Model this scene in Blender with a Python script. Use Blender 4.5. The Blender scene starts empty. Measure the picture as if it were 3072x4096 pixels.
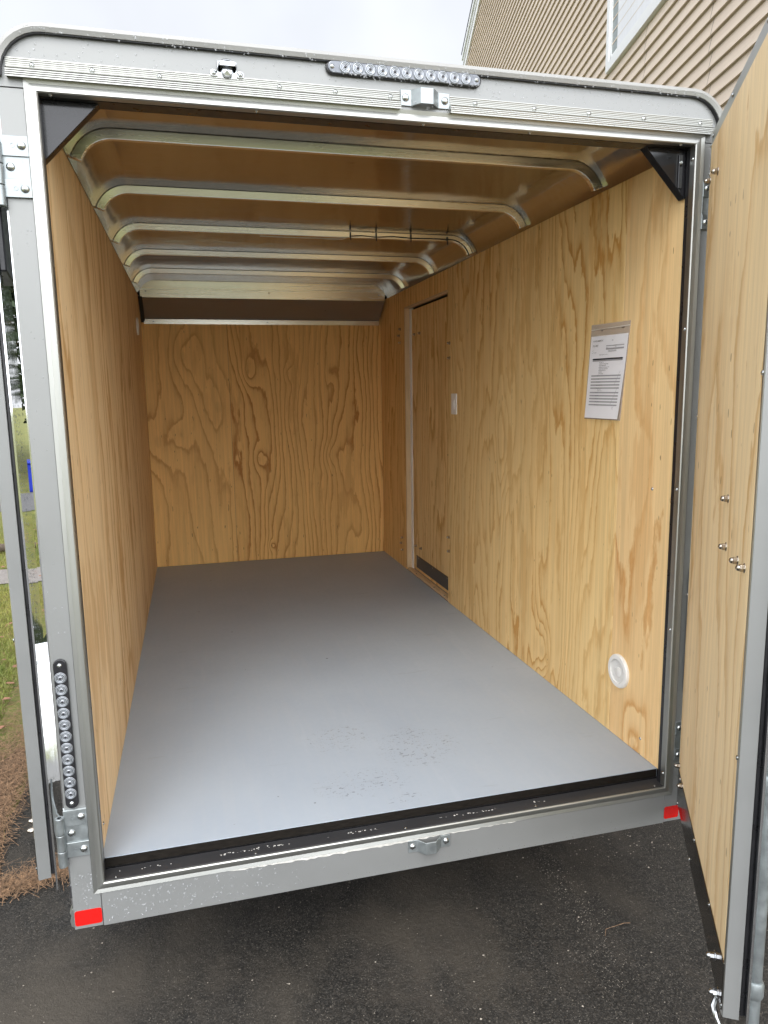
import bpy, bmesh, math, random
import numpy as np
from mathutils import Vector, Matrix
R_ = math.radians
random.seed(7); rng = np.random.default_rng(7)
S = bpy.context.scene
COL = S.collection

# ------------------------------------------------------------------ camera
cam_d = bpy.data.cameras.new('camera'); cam = bpy.data.objects.new('camera', cam_d); COL.objects.link(cam)
CAMP = Vector((0.26943, -1.76219, 1.17612))
yaw, pit, rol = R_(-14.51893), R_(-9.21625), R_(0.913)
Rc = Matrix.Rotation(yaw, 3, 'Z') @ Matrix.Rotation(pit, 3, 'X') @ Matrix.Rotation(rol, 3, 'Y')
Mx = Matrix((( Rc[0][0], Rc[0][2], -Rc[0][1]), (Rc[1][0], Rc[1][2], -Rc[1][1]), (Rc[2][0], Rc[2][2], -Rc[2][1])))
cam.matrix_world = Matrix.Translation(CAMP) @ Mx.to_4x4()
cam_d.sensor_fit = 'VERTICAL'; cam_d.sensor_height = 24.0; cam_d.lens = 24.0 * 2932.34 / 4096
cam_d.clip_start = 0.05; cam_d.clip_end = 400
S.camera = cam

# ------------------------------------------------------------------ world: pale overcast sky
W = bpy.data.worlds.new('World'); S.world = W; W.use_nodes = True
wn = W.node_tree; wn.nodes.clear()
wo = wn.nodes.new('ShaderNodeOutputWorld'); bg = wn.nodes.new('ShaderNodeBackground')
sky = wn.nodes.new('ShaderNodeTexSky'); sky.sky_type = 'NISHITA'; sky.sun_disc = False
sky.sun_elevation = R_(48); sky.sun_rotation = R_(200); sky.air_density = 1.0; sky.dust_density = 4.0
tc = wn.nodes.new('ShaderNodeTexCoord'); sp = wn.nodes.new('ShaderNodeSeparateXYZ')
wn.links.new(tc.outputs['Generated'], sp.inputs[0])
mr = wn.nodes.new('ShaderNodeMapRange'); mr.inputs[1].default_value = -0.05; mr.inputs[2].default_value = 1.0
mr.inputs[3].default_value = 9.5; mr.inputs[4].default_value = 7.5
wn.links.new(sp.outputs[2], mr.inputs[0])
nz = wn.nodes.new('ShaderNodeTexNoise'); nz.inputs['Scale'].default_value = 2.6; nz.inputs['Detail'].default_value = 4
wn.links.new(tc.outputs['Generated'], nz.inputs['Vector'])
m2 = wn.nodes.new('ShaderNodeMapRange'); m2.inputs[1].default_value = .3; m2.inputs[2].default_value = .7
m2.inputs[3].default_value = .80; m2.inputs[4].default_value = 1.12
wn.links.new(nz.outputs[0], m2.inputs[0])
mb = wn.nodes.new('ShaderNodeMapRange'); mb.inputs[1].default_value = -.9; mb.inputs[2].default_value = .7
mb.inputs[3].default_value = 1.9; mb.inputs[4].default_value = .43
wn.links.new(sp.outputs[1], mb.inputs[0])
mm0 = wn.nodes.new('ShaderNodeMath'); mm0.operation = 'MULTIPLY'
wn.links.new(mr.outputs[0], mm0.inputs[0]); wn.links.new(mb.outputs[0], mm0.inputs[1])
mm = wn.nodes.new('ShaderNodeMath'); mm.operation = 'MULTIPLY'
wn.links.new(mm0.outputs[0], mm.inputs[0]); wn.links.new(m2.outputs[0], mm.inputs[1])
cloud = wn.nodes.new('ShaderNodeVectorMath'); cloud.operation = 'SCALE'; cloud.inputs[0].default_value = (0.955, 0.98, 1.03)
wn.links.new(mm.outputs[0], cloud.inputs['Scale'])
mix = wn.nodes.new('ShaderNodeMix'); mix.data_type = 'RGBA'; mix.inputs[0].default_value = 0.93
wn.links.new(sky.outputs[0], mix.inputs[6]); wn.links.new(cloud.outputs[0], mix.inputs[7])
wn.links.new(mix.outputs[2], bg.inputs[0]); bg.inputs[1].default_value = 0.10
wn.links.new(bg.outputs[0], wo.inputs[0])

sun_d = bpy.data.lights.new('sun', 'SUN'); sun_d.energy = 0.5; sun_d.angle = R_(25); sun_d.color = (1, .97, .93)
sun = bpy.data.objects.new('sun', sun_d); COL.objects.link(sun)
sd = Vector((math.sin(R_(200)) * math.cos(R_(48)), math.cos(R_(200)) * math.cos(R_(48)), math.sin(R_(48))))
sun.rotation_euler = sd.to_track_quat('Z', 'Y').to_euler()

S.view_settings.view_transform = 'Standard'; S.view_settings.look = 'None'
S.view_settings.exposure = 1.5; S.view_settings.gamma = 1.0
S.render.engine = 'CYCLES'
S.cycles.max_bounces = 10; S.cycles.diffuse_bounces = 6; S.cycles.glossy_bounces = 5; S.cycles.transmission_bounces = 4

# ------------------------------------------------------------------ materials
MATS = {}
class NT:
    def __init__(s, name):
        s.m = bpy.data.materials.new(name); s.m.use_nodes = True
        s.t = s.m.node_tree; s.b = s.t.nodes['Principled BSDF']; s.tc = None
    def n(s, typ, **kw):
        x = s.t.nodes.new(typ)
        for k, v in kw.items(): setattr(x, k, v)
        return x
    def l(s, a, b): s.t.links.new(a, b)
    def put(s, sock, v):
        if hasattr(v, 'is_output') or isinstance(v, bpy.types.NodeSocket): s.l(v, sock)
        else: sock.default_value = v
    def obj(s):
        if s.tc is None: s.tc = s.n('ShaderNodeTexCoord')
        return s.tc.outputs['Object']
    def math(s, op, a, b=0.0, c=None):
        x = s.n('ShaderNodeMath', operation=op); s.put(x.inputs[0], a); s.put(x.inputs[1], b)
        if c is not None: s.put(x.inputs[2], c)
        return x.outputs[0]
    def comb(s, x, y, z):
        c = s.n('ShaderNodeCombineXYZ')
        for i, v in enumerate((x, y, z)): s.put(c.inputs[i], v)
        return c.outputs[0]
    def sep(s, v):
        c = s.n('ShaderNodeSeparateXYZ'); s.l(v, c.inputs[0]); return c.outputs
    def noise(s, vec, scale=1, detail=2, rough=.5, dist=0, out=0):
        x = s.n('ShaderNodeTexNoise'); s.l(vec, x.inputs['Vector'])
        x.inputs['Scale'].default_value = scale; x.inputs['Detail'].default_value = detail
        x.inputs['Roughness'].default_value = rough; x.inputs['Distortion'].default_value = dist
        return x.outputs[out]
    def mapv(s, vec, sc): 
        x = s.n('ShaderNodeMapping'); s.l(vec, x.inputs[0]); x.inputs['Scale'].default_value = sc; return x.outputs[0]
    def ramp(s, fac, stops, interp='LINEAR'):
        x = s.n('ShaderNodeValToRGB'); s.l(fac, x.inputs[0]); x.color_ramp.interpolation = interp
        e = x.color_ramp.elements
        while len(e) < len(stops): e.new(0.5)
        for k, (p, c) in enumerate(stops):
            e[k].position = p; e[k].color = (c[0], c[1], c[2], 1) if isinstance(c, (tuple, list)) else (c, c, c, 1)
        return x.outputs[0]
    def mix(s, f, a, b, blend='MIX'):
        x = s.n('ShaderNodeMix', data_type='RGBA', blend_type=blend); s.put(x.inputs[0], f)
        for i, v in ((6, a), (7, b)):
            if isinstance(v, (tuple, list)): x.inputs[i].default_value = (v[0], v[1], v[2], 1)
            else: s.l(v, x.inputs[i])
        return x.outputs[2]
    def mr(s, v, a, b, c, d):
        x = s.n('ShaderNodeMapRange'); s.l(v, x.inputs[0])
        for i, k in enumerate((a, b, c, d)): x.inputs[i + 1].default_value = k
        return x.outputs[0]
    def bump(s, h, strength=.2, dist=.01):
        x = s.n('ShaderNodeBump'); x.inputs['Strength'].default_value = strength; x.inputs['Distance'].default_value = dist
        s.l(h, x.inputs['Height']); s.l(x.outputs[0], s.b.inputs['Normal'])
    def set(s, **kw):
        names = dict(col='Base Color', rough='Roughness', metal='Metallic', spec='Specular IOR Level', coat='Coat Weight',
                     coatr='Coat Roughness', trans='Transmission Weight', ior='IOR', alpha='Alpha')
        for k, v in kw.items():
            sock = s.b.inputs[names[k]]
            if k == 'col' and isinstance(v, (tuple, list)): v = (v[0], v[1], v[2], 1)
            s.put(sock, v)
        return s

def simple(name, col, rough=.5, metal=0, var=.06, scale=8, stretch=(1, 1, 1), rv=.08, bumpk=0, **kw):
    m = NT(name); v = m.mapv(m.obj(), stretch)
    n = m.noise(v, scale, 4, .6)
    f = m.mr(n, .3, .7, 1 - var, 1 + var)
    c = m.n('ShaderNodeVectorMath', operation='SCALE'); c.inputs[0].default_value = col; m.l(f, c.inputs['Scale'])
    m.set(col=c.outputs[0], metal=metal, rough=m.mr(n, .3, .7, rough - rv, rough + rv), **kw)
    if bumpk: m.bump(n, bumpk, .002)
    MATS[name] = m.m; return m.m

def plywood(name, axis, seed, F=9, G=4, light=(.82, .60, .285), dark=(.56, .29, .075), K=1.0, vs=.42, blot=.5, cont=1.0, spots=()):
    """rotary-cut pine veneer: fine wavy growth-ring contours running up the sheet"""
    m = NT(name); o = m.sep(m.obj()); u = o[axis]; v = o[2]
    def N(su, sv, ds, det=2, rough=.5): return m.noise(m.comb(m.math('MULTIPLY', u, su), m.math('MULTIPLY', v, sv), seed + ds), 1, det, rough)
    n1 = N(2.7, vs, 0, 2.5, .42); n2 = N(11, 2.2, 9); n3 = N(48, 13, 3, 3, .6); ww = N(1.6, .7, 5.1)
    field = m.math('ADD', m.math('MULTIPLY', n1, F), m.math('MULTIPLY', u, G))
    field = m.math('ADD', field, m.math('MULTIPLY', n2, .85))
    field = m.math('ADD', field, m.math('MULTIPLY', n3, .26))
    kmask = None
    for (ku, kv, kr, kh) in spots:
        du = m.math('DIVIDE', m.math('SUBTRACT', u, ku), kr); dv = m.math('DIVIDE', m.math('SUBTRACT', v, kv), kr * 1.7)
        g = m.math('EXPONENT', m.math('MULTIPLY', m.math('ADD', m.math('MULTIPLY', du, du), m.math('MULTIPLY', dv, dv)), -1))
        field = m.math('ADD', field, m.math('MULTIPLY', g, kh)); q = m.mr(g, .95, .99, 0, .62 if kr < .03 else .12)
        kmask = q if kmask is None else m.math('MAXIMUM', kmask, q)
    fr = m.math('FRACT', m.math('MULTIPLY', field, 1.9 * K))
    ring = m.ramp(fr, [(0, .03), (.45, .10), (.72, .32), (.90, 1), (.95, .75), (1.0, .03)])
    ringf = m.math('MULTIPLY', ring, m.mr(ww, .35, .66, .35 * cont, cont))
    fib = N(420, 7, 1, 3, .6); fib2 = N(75, .9, 2, 3, .6); big = N(3, .8, 7)
    c = m.mix(ringf, light, dark)
    mid = tuple(.45 * a + .55 * b for a, b in zip(light, dark))
    bl = N(8.5, 1.25, 21, 5, .62); c = m.mix(m.mr(bl, .575, .615, 0, blot), c, mid)
    bl2 = N(17, 2.6, 33, 5, .65); c = m.mix(m.mr(bl2, .62, .65, 0, blot * .8), c, mid)
    c = m.mix(m.mr(big, .38, .7, 0, .22), c, mid)
    if kmask is not None: c = m.mix(kmask, c, (.20, .075, .03))
    k = m.math('MULTIPLY', m.mr(fib, .3, .7, .92, 1.07), m.mr(fib2, .3, .7, .90, 1.08))
    sc = m.n('ShaderNodeVectorMath', operation='SCALE'); m.l(c, sc.inputs[0]); m.l(k, sc.inputs['Scale'])
    ck = N(100, 19, 12, 1)
    c = m.mix(m.mr(ck, .755, .78, 0, .7), sc.outputs[0], (.16, .075, .03))
    m.set(col=c, rough=.6, spec=.35)
    m.bump(m.math('ADD', fib, m.math('MULTIPLY', ring, .5)), .12, .0015)
    MATS[name] = m.m; return m.m

wood_r1 = plywood('plywood_right_near', 1, 3.7, F=5, G=3, K=.8, vs=.75, blot=.6, light=(.83, .60, .31), dark=(.60, .31, .10), spots=((.18, .05, .06, .9),))
wood_r2 = plywood('plywood_right_mid', 1, 11.2, F=9, G=6, K=1.2, vs=.36, blot=.7, cont=1.5, spots=((.82, .14, .075, 1.6), (.77, .12, .014, .7), (1.2, .95, .12, .9)))
wood_r3 = plywood('plywood_right_far', 1, 23.4, F=6, G=9, vs=.3, blot=.3, light=(.85, .58, .25))
wood_l = plywood('plywood_left', 1, 41.7, F=6, G=3, K=.7, vs=.34, light=(.86, .63, .36), dark=(.56, .32, .12), blot=.85, cont=1.4)
wood_b1 = plywood('plywood_back_left', 0, 57.3, F=6, G=3, K=.75, vs=.5, light=(.84, .53, .19), dark=(.50, .24, .06), cont=1.0, blot=.35,  # orange deepened in the colour to stand in for warm bounced light
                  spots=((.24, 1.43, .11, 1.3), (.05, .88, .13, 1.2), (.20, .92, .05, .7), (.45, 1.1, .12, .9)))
wood_b2 = plywood('plywood_back_right', 0, 65.9, F=7, G=13, K=.85, vs=.6, light=(.84, .52, .18), dark=(.44, .19, .04), cont=1.25, blot=.55,  # same bounced-light warmth put into this sheet's colour
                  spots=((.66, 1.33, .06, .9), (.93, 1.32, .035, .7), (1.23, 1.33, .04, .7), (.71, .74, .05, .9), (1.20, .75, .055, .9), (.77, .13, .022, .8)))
wood_d = plywood('plywood_side_door', 1, 77.7, F=8, G=6, vs=.33, light=(.86, .63, .31), dark=(.56, .31, .09), cont=1.3, blot=.7)
wood_door = plywood('plywood_rear_door', 0, 88.2, F=8, G=5, K=.95, vs=.32, light=(.88, .69, .42), dark=(.62, .38, .15), cont=1.25, blot=.5)
wood_plain = simple('raw_pine_edge', (.62, .45, .26), .6, 0, .1, 30, (1, 1, .2))

def floor_mat():
    m = NT('grey_deck_paint'); o = m.obj(); s = m.sep(o)
    n = m.noise(o, 3, 3, .55); n2 = m.noise(m.mapv(o, (60, 2, 60)), 1, 3, .6); n3 = m.noise(o, 55, 3, .6)
    base = m.mix(m.mr(n, .3, .7, 0, 1), (.34, .39, .45), (.37, .42, .475))
    base = m.mix(m.mr(n2, .45, .75, 0, .18), base, (.42, .44, .46))
    # damp trodden marks near the sill: two footprints of flecks
    def spot(cx, cy, rx, ry):
        dx = m.math('DIVIDE', m.math('SUBTRACT', s[0], cx), rx); dy = m.math('DIVIDE', m.math('SUBTRACT', s[1], cy), ry)
        r = m.math('ADD', m.math('MULTIPLY', dx, dx), m.math('MULTIPLY', dy, dy))
        return m.mr(r, .45, 1.0, 1, 0)
    z = spot(.70, .22, .16, .09)
    for a in ((.69, .52, .12, .11), (.93, .40, .15, .15), (.80, .11, .07, .035)): z = m.math('MAXIMUM', z, spot(*a))
    fl = m.noise(m.mapv(o, (55, 95, 1)), 1, 2, .6)
    mask = m.math('MULTIPLY', m.mr(fl, .60, .64, 0, 1), m.math('MULTIPLY', z, m.mr(m.noise(o, 16, 2, .5), .36, .52, 0, 1)))
    base = m.mix(m.math('MULTIPLY', mask, .62), base, (.12, .12, .125))
    # long faint scuffs and roller marks
    sfv = m.noise(m.mapv(o, (9, 1.1, 1)), 1, 5, .72); base = m.mix(m.mr(sfv, .60, .66, 0, .13), base, (.47, .50, .54))
    sf2 = m.noise(m.mapv(o, (2.2, 14, 1)), 1, 4, .7); base = m.mix(m.mr(sf2, .64, .69, 0, .22), base, (.22, .23, .25))
    # fine grit
    g = m.noise(m.mapv(o, (150, 210, 1)), 1, 1, .5)
    gm = m.math('MULTIPLY', m.mr(g, .70, .72, 0, 1), z)
    base = m.mix(m.math('MULTIPLY', gm, .8), base, (.10, .075, .05))
    g2 = m.noise(m.mapv(o, (26, 30, 1)), 1, 1, .5)
    base = m.mix(m.mr(g2, .80, .81, 0, .7), base, (.09, .08, .07))
    m.set(col=base, rough=m.math('SUBTRACT', m.mr(n3, .3, .7, .48, .60), m.math('MULTIPLY', mask, .22)), spec=.5)
    m.bump(m.math('ADD', n2, m.math('MULTIPLY', n, 2)), .06, .004)
    return m.m
M_floor = floor_mat()

def alu(name, col=(.45, .455, .43), rough=.43, axis=2, wav=0, strk=.10):
    m = NT(name); sc = [38, 38, 38]; sc[axis] = 1.2
    n = m.noise(m.mapv(m.obj(), tuple(sc)), 1, 4, .6); b = m.noise(m.obj(), 2.3, 3, .5)
    f = m.math('MULTIPLY', m.mr(n, .3, .7, 1 - strk, 1 + strk * .5), m.mr(b, .3, .7, .93, 1.05))
    c = m.n('ShaderNodeVectorMath', operation='SCALE'); c.inputs[0].default_value = col; m.l(f, c.inputs['Scale'])
    m.set(col=c.outputs[0], metal=1, rough=m.mr(n, .3, .7, rough - .05, rough + .07))
    if wav: m.bump(m.noise(m.mapv(m.obj(), (1, .8, 1)), wav, 2, .4), .35, .01)
    MATS[name] = m.m; return m.m
M_alz = alu('mill_aluminium_upright', axis=2); M_alx = alu('mill_aluminium_crosswise', axis=0); M_aly = alu('mill_aluminium_lengthwise', axis=1)
M_ceil = alu('bright_roof_sheet', (.47, .455, .43), .14, 0, wav=5, strk=.04)
M_bow = alu('galvanised_roof_bow', (.84, .83, .74), .24, 0, strk=.05)
M_mirror = alu('polished_aluminium_skin', (.80, .82, .83), .045, 2, wav=1.2, strk=.02)
M_galv = simple('galvanised_steel', (.33, .36, .365), .42, .8, .16, 40, rv=.1, bumpk=.3)
M_zinc = simple('bright_zinc_bolt', (.52, .54, .54), .25, 1, .08, 60)
M_nut = simple('stainless_nut', (.42, .38, .33), .2, 1, .08, 60)
M_paint = simple('pewter_grey_paint', (.25, .255, .25), .40, .34, .035, 5, rv=.04)
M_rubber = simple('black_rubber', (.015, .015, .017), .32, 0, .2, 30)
M_seal = simple('black_wet_seal', (.008, .008, .009), .2, 0, .2, 12, rv=.08, spec=.22)
M_gloss = simple('black_gloss_paint', (.012, .012, .014), .13, 0, .2, 12, rv=.04)
M_darkstrip = alu('dark_reflective_strip', (.20, .19, .18), .14, 0, strk=.03)
M_mould = simple('satin_light_moulding', (.31, .31, .30), .42, .15, .04, 6)
M_valance = simple('brown_grey_sheet', (.26, .22, .185), .35, .3, .04, 6)
M_plyedge = simple('dark_plywood_edge', (.012, .010, .008), .6, 0, .5, 40, (1, 1, 6), spec=.12)
M_white = simple('white_plastic', (.78, .77, .74), .38, 0, .02, 10)
M_chrome = simple('chrome_shell', (.42, .43, .44), .12, 1, .03, 30)
M_lens = simple('clear_ribbed_lens', (.55, .57, .60), .09, .75, .08, 90, rv=.03)
M_lensbase = simple('smoky_lens_housing', (.16, .17, .19), .16, .35, .2, 60)
M_lensblack = simple('black_lamp_housing', (.02, .02, .022), .14, 0, .2, 40, rv=.05)
M_hole = simple('dark_recess', (.01, .01, .01), .8, 0, .1, 10)
M_wire_w = simple('white_cable', (.62, .60, .52), .5); M_wire_b = simple('black_cable', (.012, .012, .012), .4)
M_slot = simple('dark_gap', (.02, .018, .015), .7)
M_steelunder = simple('black_chassis_steel', (.03, .03, .032), .45)
M_tyre = simple('tyre_rubber', (.02, .02, .02), .75)
M_debris = simple('dried_sealant_smear', (.55, .54, .50), .6, 0, .2, 60)

def red_mat():
    m = NT('red_reflective_tape'); o = m.obj()
    vo = m.n('ShaderNodeTexVoronoi'); m.l(o, vo.inputs['Vector']); vo.inputs['Scale'].default_value = 260
    c = m.mix(m.mr(vo.outputs['Distance'], .1, .6, 0, .5), (.62, .008, .006), (.45, .006, .004))
    m.set(col=c, rough=.25, coat=.5); return m.m
M_red = red_mat()

def drop_mat():
    m = NT('water_drop'); m.set(col=(.62, .64, .66), rough=.03, spec=1.0, alpha=.24); return m.m
M_drop = drop_mat()

def asphalt_mat():
    m = NT('wet_asphalt'); o = m.obj()
    n = m.noise(o, 1.1, 4, .6); f = m.noise(o, 210, 3, .7); big = m.noise(o, .45, 2, .5)
    ns = m.noise(o, 45, 3, .6)
    vo = m.n('ShaderNodeTexVoronoi'); m.l(o, vo.inputs['Vector']); vo.inputs['Scale'].default_value = 95
    base = m.mix(m.mr(n, .35, .7, 0, 1), (.010, .0095, .0085), (.026, .0235, .0205))
    base = m.mix(m.mr(f, .48, .62, 0, .75), base, (.075, .068, .058))
    # pale aggregate grains
    cr = m.sep(vo.outputs['Color'])
    gr = m.math('MULTIPLY', m.mr(cr[0], .95, .955, 0, 1), m.mr(vo.outputs['Distance'], .2, .28, 1, 0))
    base = m.mix(m.math('MULTIPLY', gr, .6), base, (.20, .18, .145))
    vo2 = m.n('ShaderNodeTexVoronoi'); m.l(o, vo2.inputs['Vector']); vo2.inputs['Scale'].default_value = 260
    c2 = m.sep(vo2.outputs['Color'])
    gr2 = m.math('MULTIPLY', m.mr(c2[1], .89, .90, 0, 1), m.mr(vo2.outputs['Distance'], .3, .4, 1, 0))
    base = m.mix(m.math('MULTIPLY', gr2, .75), base, (.20, .18, .15))
    # silt washed over the surface
    w = m.noise(m.mapv(o, (1.3, .9, 1)), 1.6, 5, .62)
    base = m.mix(m.mr(w, .48, .66, 0, .75), base, (.075, .064, .050))
    w2 = m.noise(m.mapv(o, (5.0, 3.2, 1)), 1.6, 5, .7); base = m.mix(m.mr(w2, .52, .7, 0, .45), base, (.060, .051, .041))
    m.set(col=base, rough=m.mr(m.noise(o, 2.2, 3, .6), .35, .7, .5, .75), spec=.32)
    m.bump(m.math('ADD', m.math('MULTIPLY', ns, 1.4), f), 0.7, .0045); return m.m
M_asph = asphalt_mat()

def ground_mat(name, a, b, c, scale=6, rough=.9):
    m = NT(name); o = m.obj(); n = m.noise(o, scale, 5, .65); n2 = m.noise(o, scale * 7, 3, .6)
    k = m.mix(m.mr(n, .35, .65, 0, 1), a, b); k = m.mix(m.mr(n2, .5, .7, 0, .7), k, c)
    m.set(col=k, rough=rough); m.bump(n2, .6, .03); return m.m
M_lawn = ground_mat('mossy_lawn', (.10, .13, .025), (.19, .19, .045), (.22, .14, .06), 3)
M_litter = ground_mat('needle_litter', (.075, .05, .03), (.11, .075, .045), (.03, .025, .02), 12)
M_path = ground_mat('pale_paving', (.33, .30, .28), (.27, .25, .235), (.20, .18, .165), 9, .8)
M_road = ground_mat('grey_road', (.13, .13, .135), (.16, .16, .165), (.11, .11, .11), 4, .8)
def leafy(name, a, b, seed=0):
    m = NT(name); o = m.obj(); n = m.noise(o, 1.4, 3, .6); n2 = m.noise(o, 25, 2, .6)
    k = m.mix(m.mr(n, .35, .65, 0, 1), a, b)
    sc = m.n('ShaderNodeVectorMath', operation='SCALE'); m.l(k, sc.inputs[0]); m.l(m.mr(n2, .3, .7, .65, 1.4), sc.inputs['Scale'])
    m.set(col=sc.outputs[0], rough=.6); return m.m
M_leafd = leafy('dark_evergreen_foliage', (.018, .035, .014), (.035, .055, .02))
M_leafg = leafy('yellow_green_foliage', (.07, .10, .022), (.12, .14, .035))
M_leafb = leafy('rust_brown_foliage', (.13, .075, .03), (.09, .07, .03))
M_bark = simple('grey_brown_bark', (.11, .085, .065), .9, 0, .35, 14, (3, 3, .6), bumpk=.8)
M_needle = simple('dry_pine_needle', (.24, .145, .08), .7, 0, .7, 60)
M_grass = leafy('grass_blades', (.13, .18, .03), (.30, .29, .07))
M_leaf = simple('fallen_brown_leaf', (.28, .14, .085), .6, 0, .4, 14)
M_stone = simple('loose_gravel', (.26, .23, .19), .7, 0, .5, 10)
def siding_mat():
    m = NT('tan_vinyl_siding'); o = m.obj(); n = m.noise(m.mapv(o, (3, 3, 60)), 1, 3, .5); g = m.noise(m.mapv(o, (.5, .5, 1)), 1, 3, .5)
    k = m.mix(m.mr(g, .3, .7, 0, 1), (.57, .475, .385), (.62, .52, .42))
    sc = m.n('ShaderNodeVectorMath', operation='SCALE'); m.l(k, sc.inputs[0]); m.l(m.mr(n, .3, .7, .95, 1.05), sc.inputs['Scale'])
    m.set(col=sc.outputs[0], rough=.55); m.bump(n, .15, .003); return m.m
M_siding = siding_mat()
M_trim = simple('white_vinyl_trim', (.72, .73, .74), .4, 0, .03, 5)
M_rake = simple('grey_painted_fascia', (.50, .50, .47), .5, 0, .05, 5)
M_glass = simple('window_glass', (.16, .20, .19), .04, 0, .1, 2, rv=.01, spec=.9)
M_blind = simple('white_curtain', (.70, .71, .75), .6, 0, .05, 3, (6, 6, .3))
M_conc = simple('grey_concrete', (.33, .32, .30), .85, 0, .2, 9, bumpk=.4)
M_blue = simple('blue_bin_plastic', (.01, .03, .38), .4, 0, .1, 5)
M_shing = simple('dark_shingles', (.05, .05, .052), .85, 0, .3, 30)
M_paper = simple('white_paper', (.80, .80, .84), .6, 0, .02, 12)
M_ink = simple('black_print', (.03, .03, .035), .6); M_inkg = simple('grey_print_bar', (.33, .33, .35), .6)
M_pencil = simple('pencil_stroke', (.35, .35, .38), .6)
def sleeve_mat():
    m = NT('clear_plastic_sleeve'); m.set(col=(.62, .56, .50), rough=.22, alpha=.42); return m.m
M_sleeve = sleeve_mat()

# ------------------------------------------------------------------ helpers
WLOC = {}
def setp(o, label=None, cat=None, group=None, kind=None):
    if label: o['label'] = label
    if cat: o['category'] = cat
    if group: o['group'] = group
    if kind: o['kind'] = kind
    return o
def thing(name, label, cat, loc, group=None):
    o = bpy.data.objects.new(name, None); COL.objects.link(o); o.location = loc; o.empty_display_size = .2
    WLOC[o.name] = Vector(loc); return setp(o, label, cat, group)
class MB:
    def __init__(s): s.v = []; s.f = []; s.sm = []
    def add(s, vs, fs, smooth=False):
        b = len(s.v); s.v += [tuple(x) for x in vs]; s.f += [tuple(b + i for i in f) for f in fs]; s.sm += [smooth] * len(fs); return s
    def box(s, x0, x1, y0, y1, z0, z1):
        return s.hexa([(x0, y0, z0), (x1, y0, z0), (x1, y1, z0), (x0, y1, z0), (x0, y0, z1), (x1, y0, z1), (x1, y1, z1), (x0, y1, z1)])
    def hexa(s, p):
        return s.add(p, [(0, 3, 2, 1), (4, 5, 6, 7), (0, 1, 5, 4), (1, 2, 6, 5), (2, 3, 7, 6), (3, 0, 4, 7)])
    def prism(s, poly, f, t0, t1, smooth=False):
        """poly in 2D, f(a,b,t)->3D, extruded t0..t1"""
        n = len(poly); vs = [f(a, b, t0) for a, b in poly] + [f(a, b, t1) for a, b in poly]
        s.add(vs, [tuple(range(n - 1, -1, -1)), tuple(range(n, 2 * n))])
        s.add(vs, [(i, (i + 1) % n, n + (i + 1) % n, n + i) for i in range(n)], smooth); return s
    def lathe(s, prof, seg=16, M=None, smooth=True):
        """prof list of (r,z)"""
        M = M or Matrix.Identity(4); vs = []; fs = []
        for r, z in prof:
            for k in range(seg):
                a = 2 * math.pi * k / seg; vs.append(M @ Vector((r * math.cos(a), r * math.sin(a), z)))
        for i in range(len(prof) - 1):
            for k in range(seg):
                k2 = (k + 1) % seg; fs.append((i * seg + k, i * seg + k2, (i + 1) * seg + k2, (i + 1) * seg + k))
        return s.add(vs, fs, smooth)
    def tube(s, pts, r, seg=8, cap=True):
        pts = [Vector(p) for p in pts]; rs = r if isinstance(r, (list, tuple)) else [r] * len(pts); vs = []; fs = []
        prev = None
        for i, p in enumerate(pts):
            d = (pts[min(i + 1, len(pts) - 1)] - pts[max(i - 1, 0)]).normalized()
            if prev is None: a = d.orthogonal().normalized()
            else: a = (prev - d * prev.dot(d)).normalized()
            prev = a; b = d.cross(a)
            for k in range(seg):
                t = 2 * math.pi * k / seg; vs.append(p + (a * math.cos(t) + b * math.sin(t)) * rs[i])
        for i in range(len(pts) - 1):
            for k in range(seg):
                k2 = (k + 1) % seg; fs.append((i * seg + k, i * seg + k2, (i + 1) * seg + k2, (i + 1) * seg + k))
        s.add(vs, fs, True)
        if cap: s.add(vs, [tuple(range(seg - 1, -1, -1)), tuple((len(pts) - 1) * seg + k for k in range(seg))])
        return s
    def sweep(s, paths, closed_sec=True, smooth=True, cap=True):
        """paths: list of sections, each a list of 3D points (same count)"""
        n = len(paths[0]); vs = [p for sec in paths for p in sec]; fs = []
        for i in range(len(paths) - 1):
            for k in range(n if closed_sec else n - 1):
                k2 = (k + 1) % n; fs.append((i * n + k, i * n + k2, (i + 1) * n + k2, (i + 1) * n + k))
        s.add(vs, fs, smooth)
        if cap and closed_sec: s.add(vs, [tuple(range(n - 1, -1, -1)), tuple((len(paths) - 1) * n + k for k in range(n))])
        return s
    def mesh(s, name, mat, org=(0, 0, 0)):
        me = bpy.data.meshes.new(name); o = Vector(org)
        me.from_pydata([tuple(Vector(v) - o) for v in s.v], [], s.f)
        me.polygons.foreach_set('use_smooth', s.sm)
        bm = bmesh.new(); bm.from_mesh(me); bmesh.ops.remove_doubles(bm, verts=bm.verts, dist=1e-5)
        bmesh.ops.recalc_face_normals(bm, faces=bm.faces); bm.to_mesh(me); bm.free()
        me.materials.append(mat); return me
    def build(s, name, mat, parent=None, org=None, bevel=0, seg=1, auto=True):
        org = Vector(org) if org is not None else Vector((0, 0, 0))
        me = s.mesh(name, mat, org)
        if auto and any(s.sm): 
            try: me.set_sharp_from_angle(angle=R_(35))
            except Exception: pass
        return link(me, name, parent, org, bevel, seg)
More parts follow.
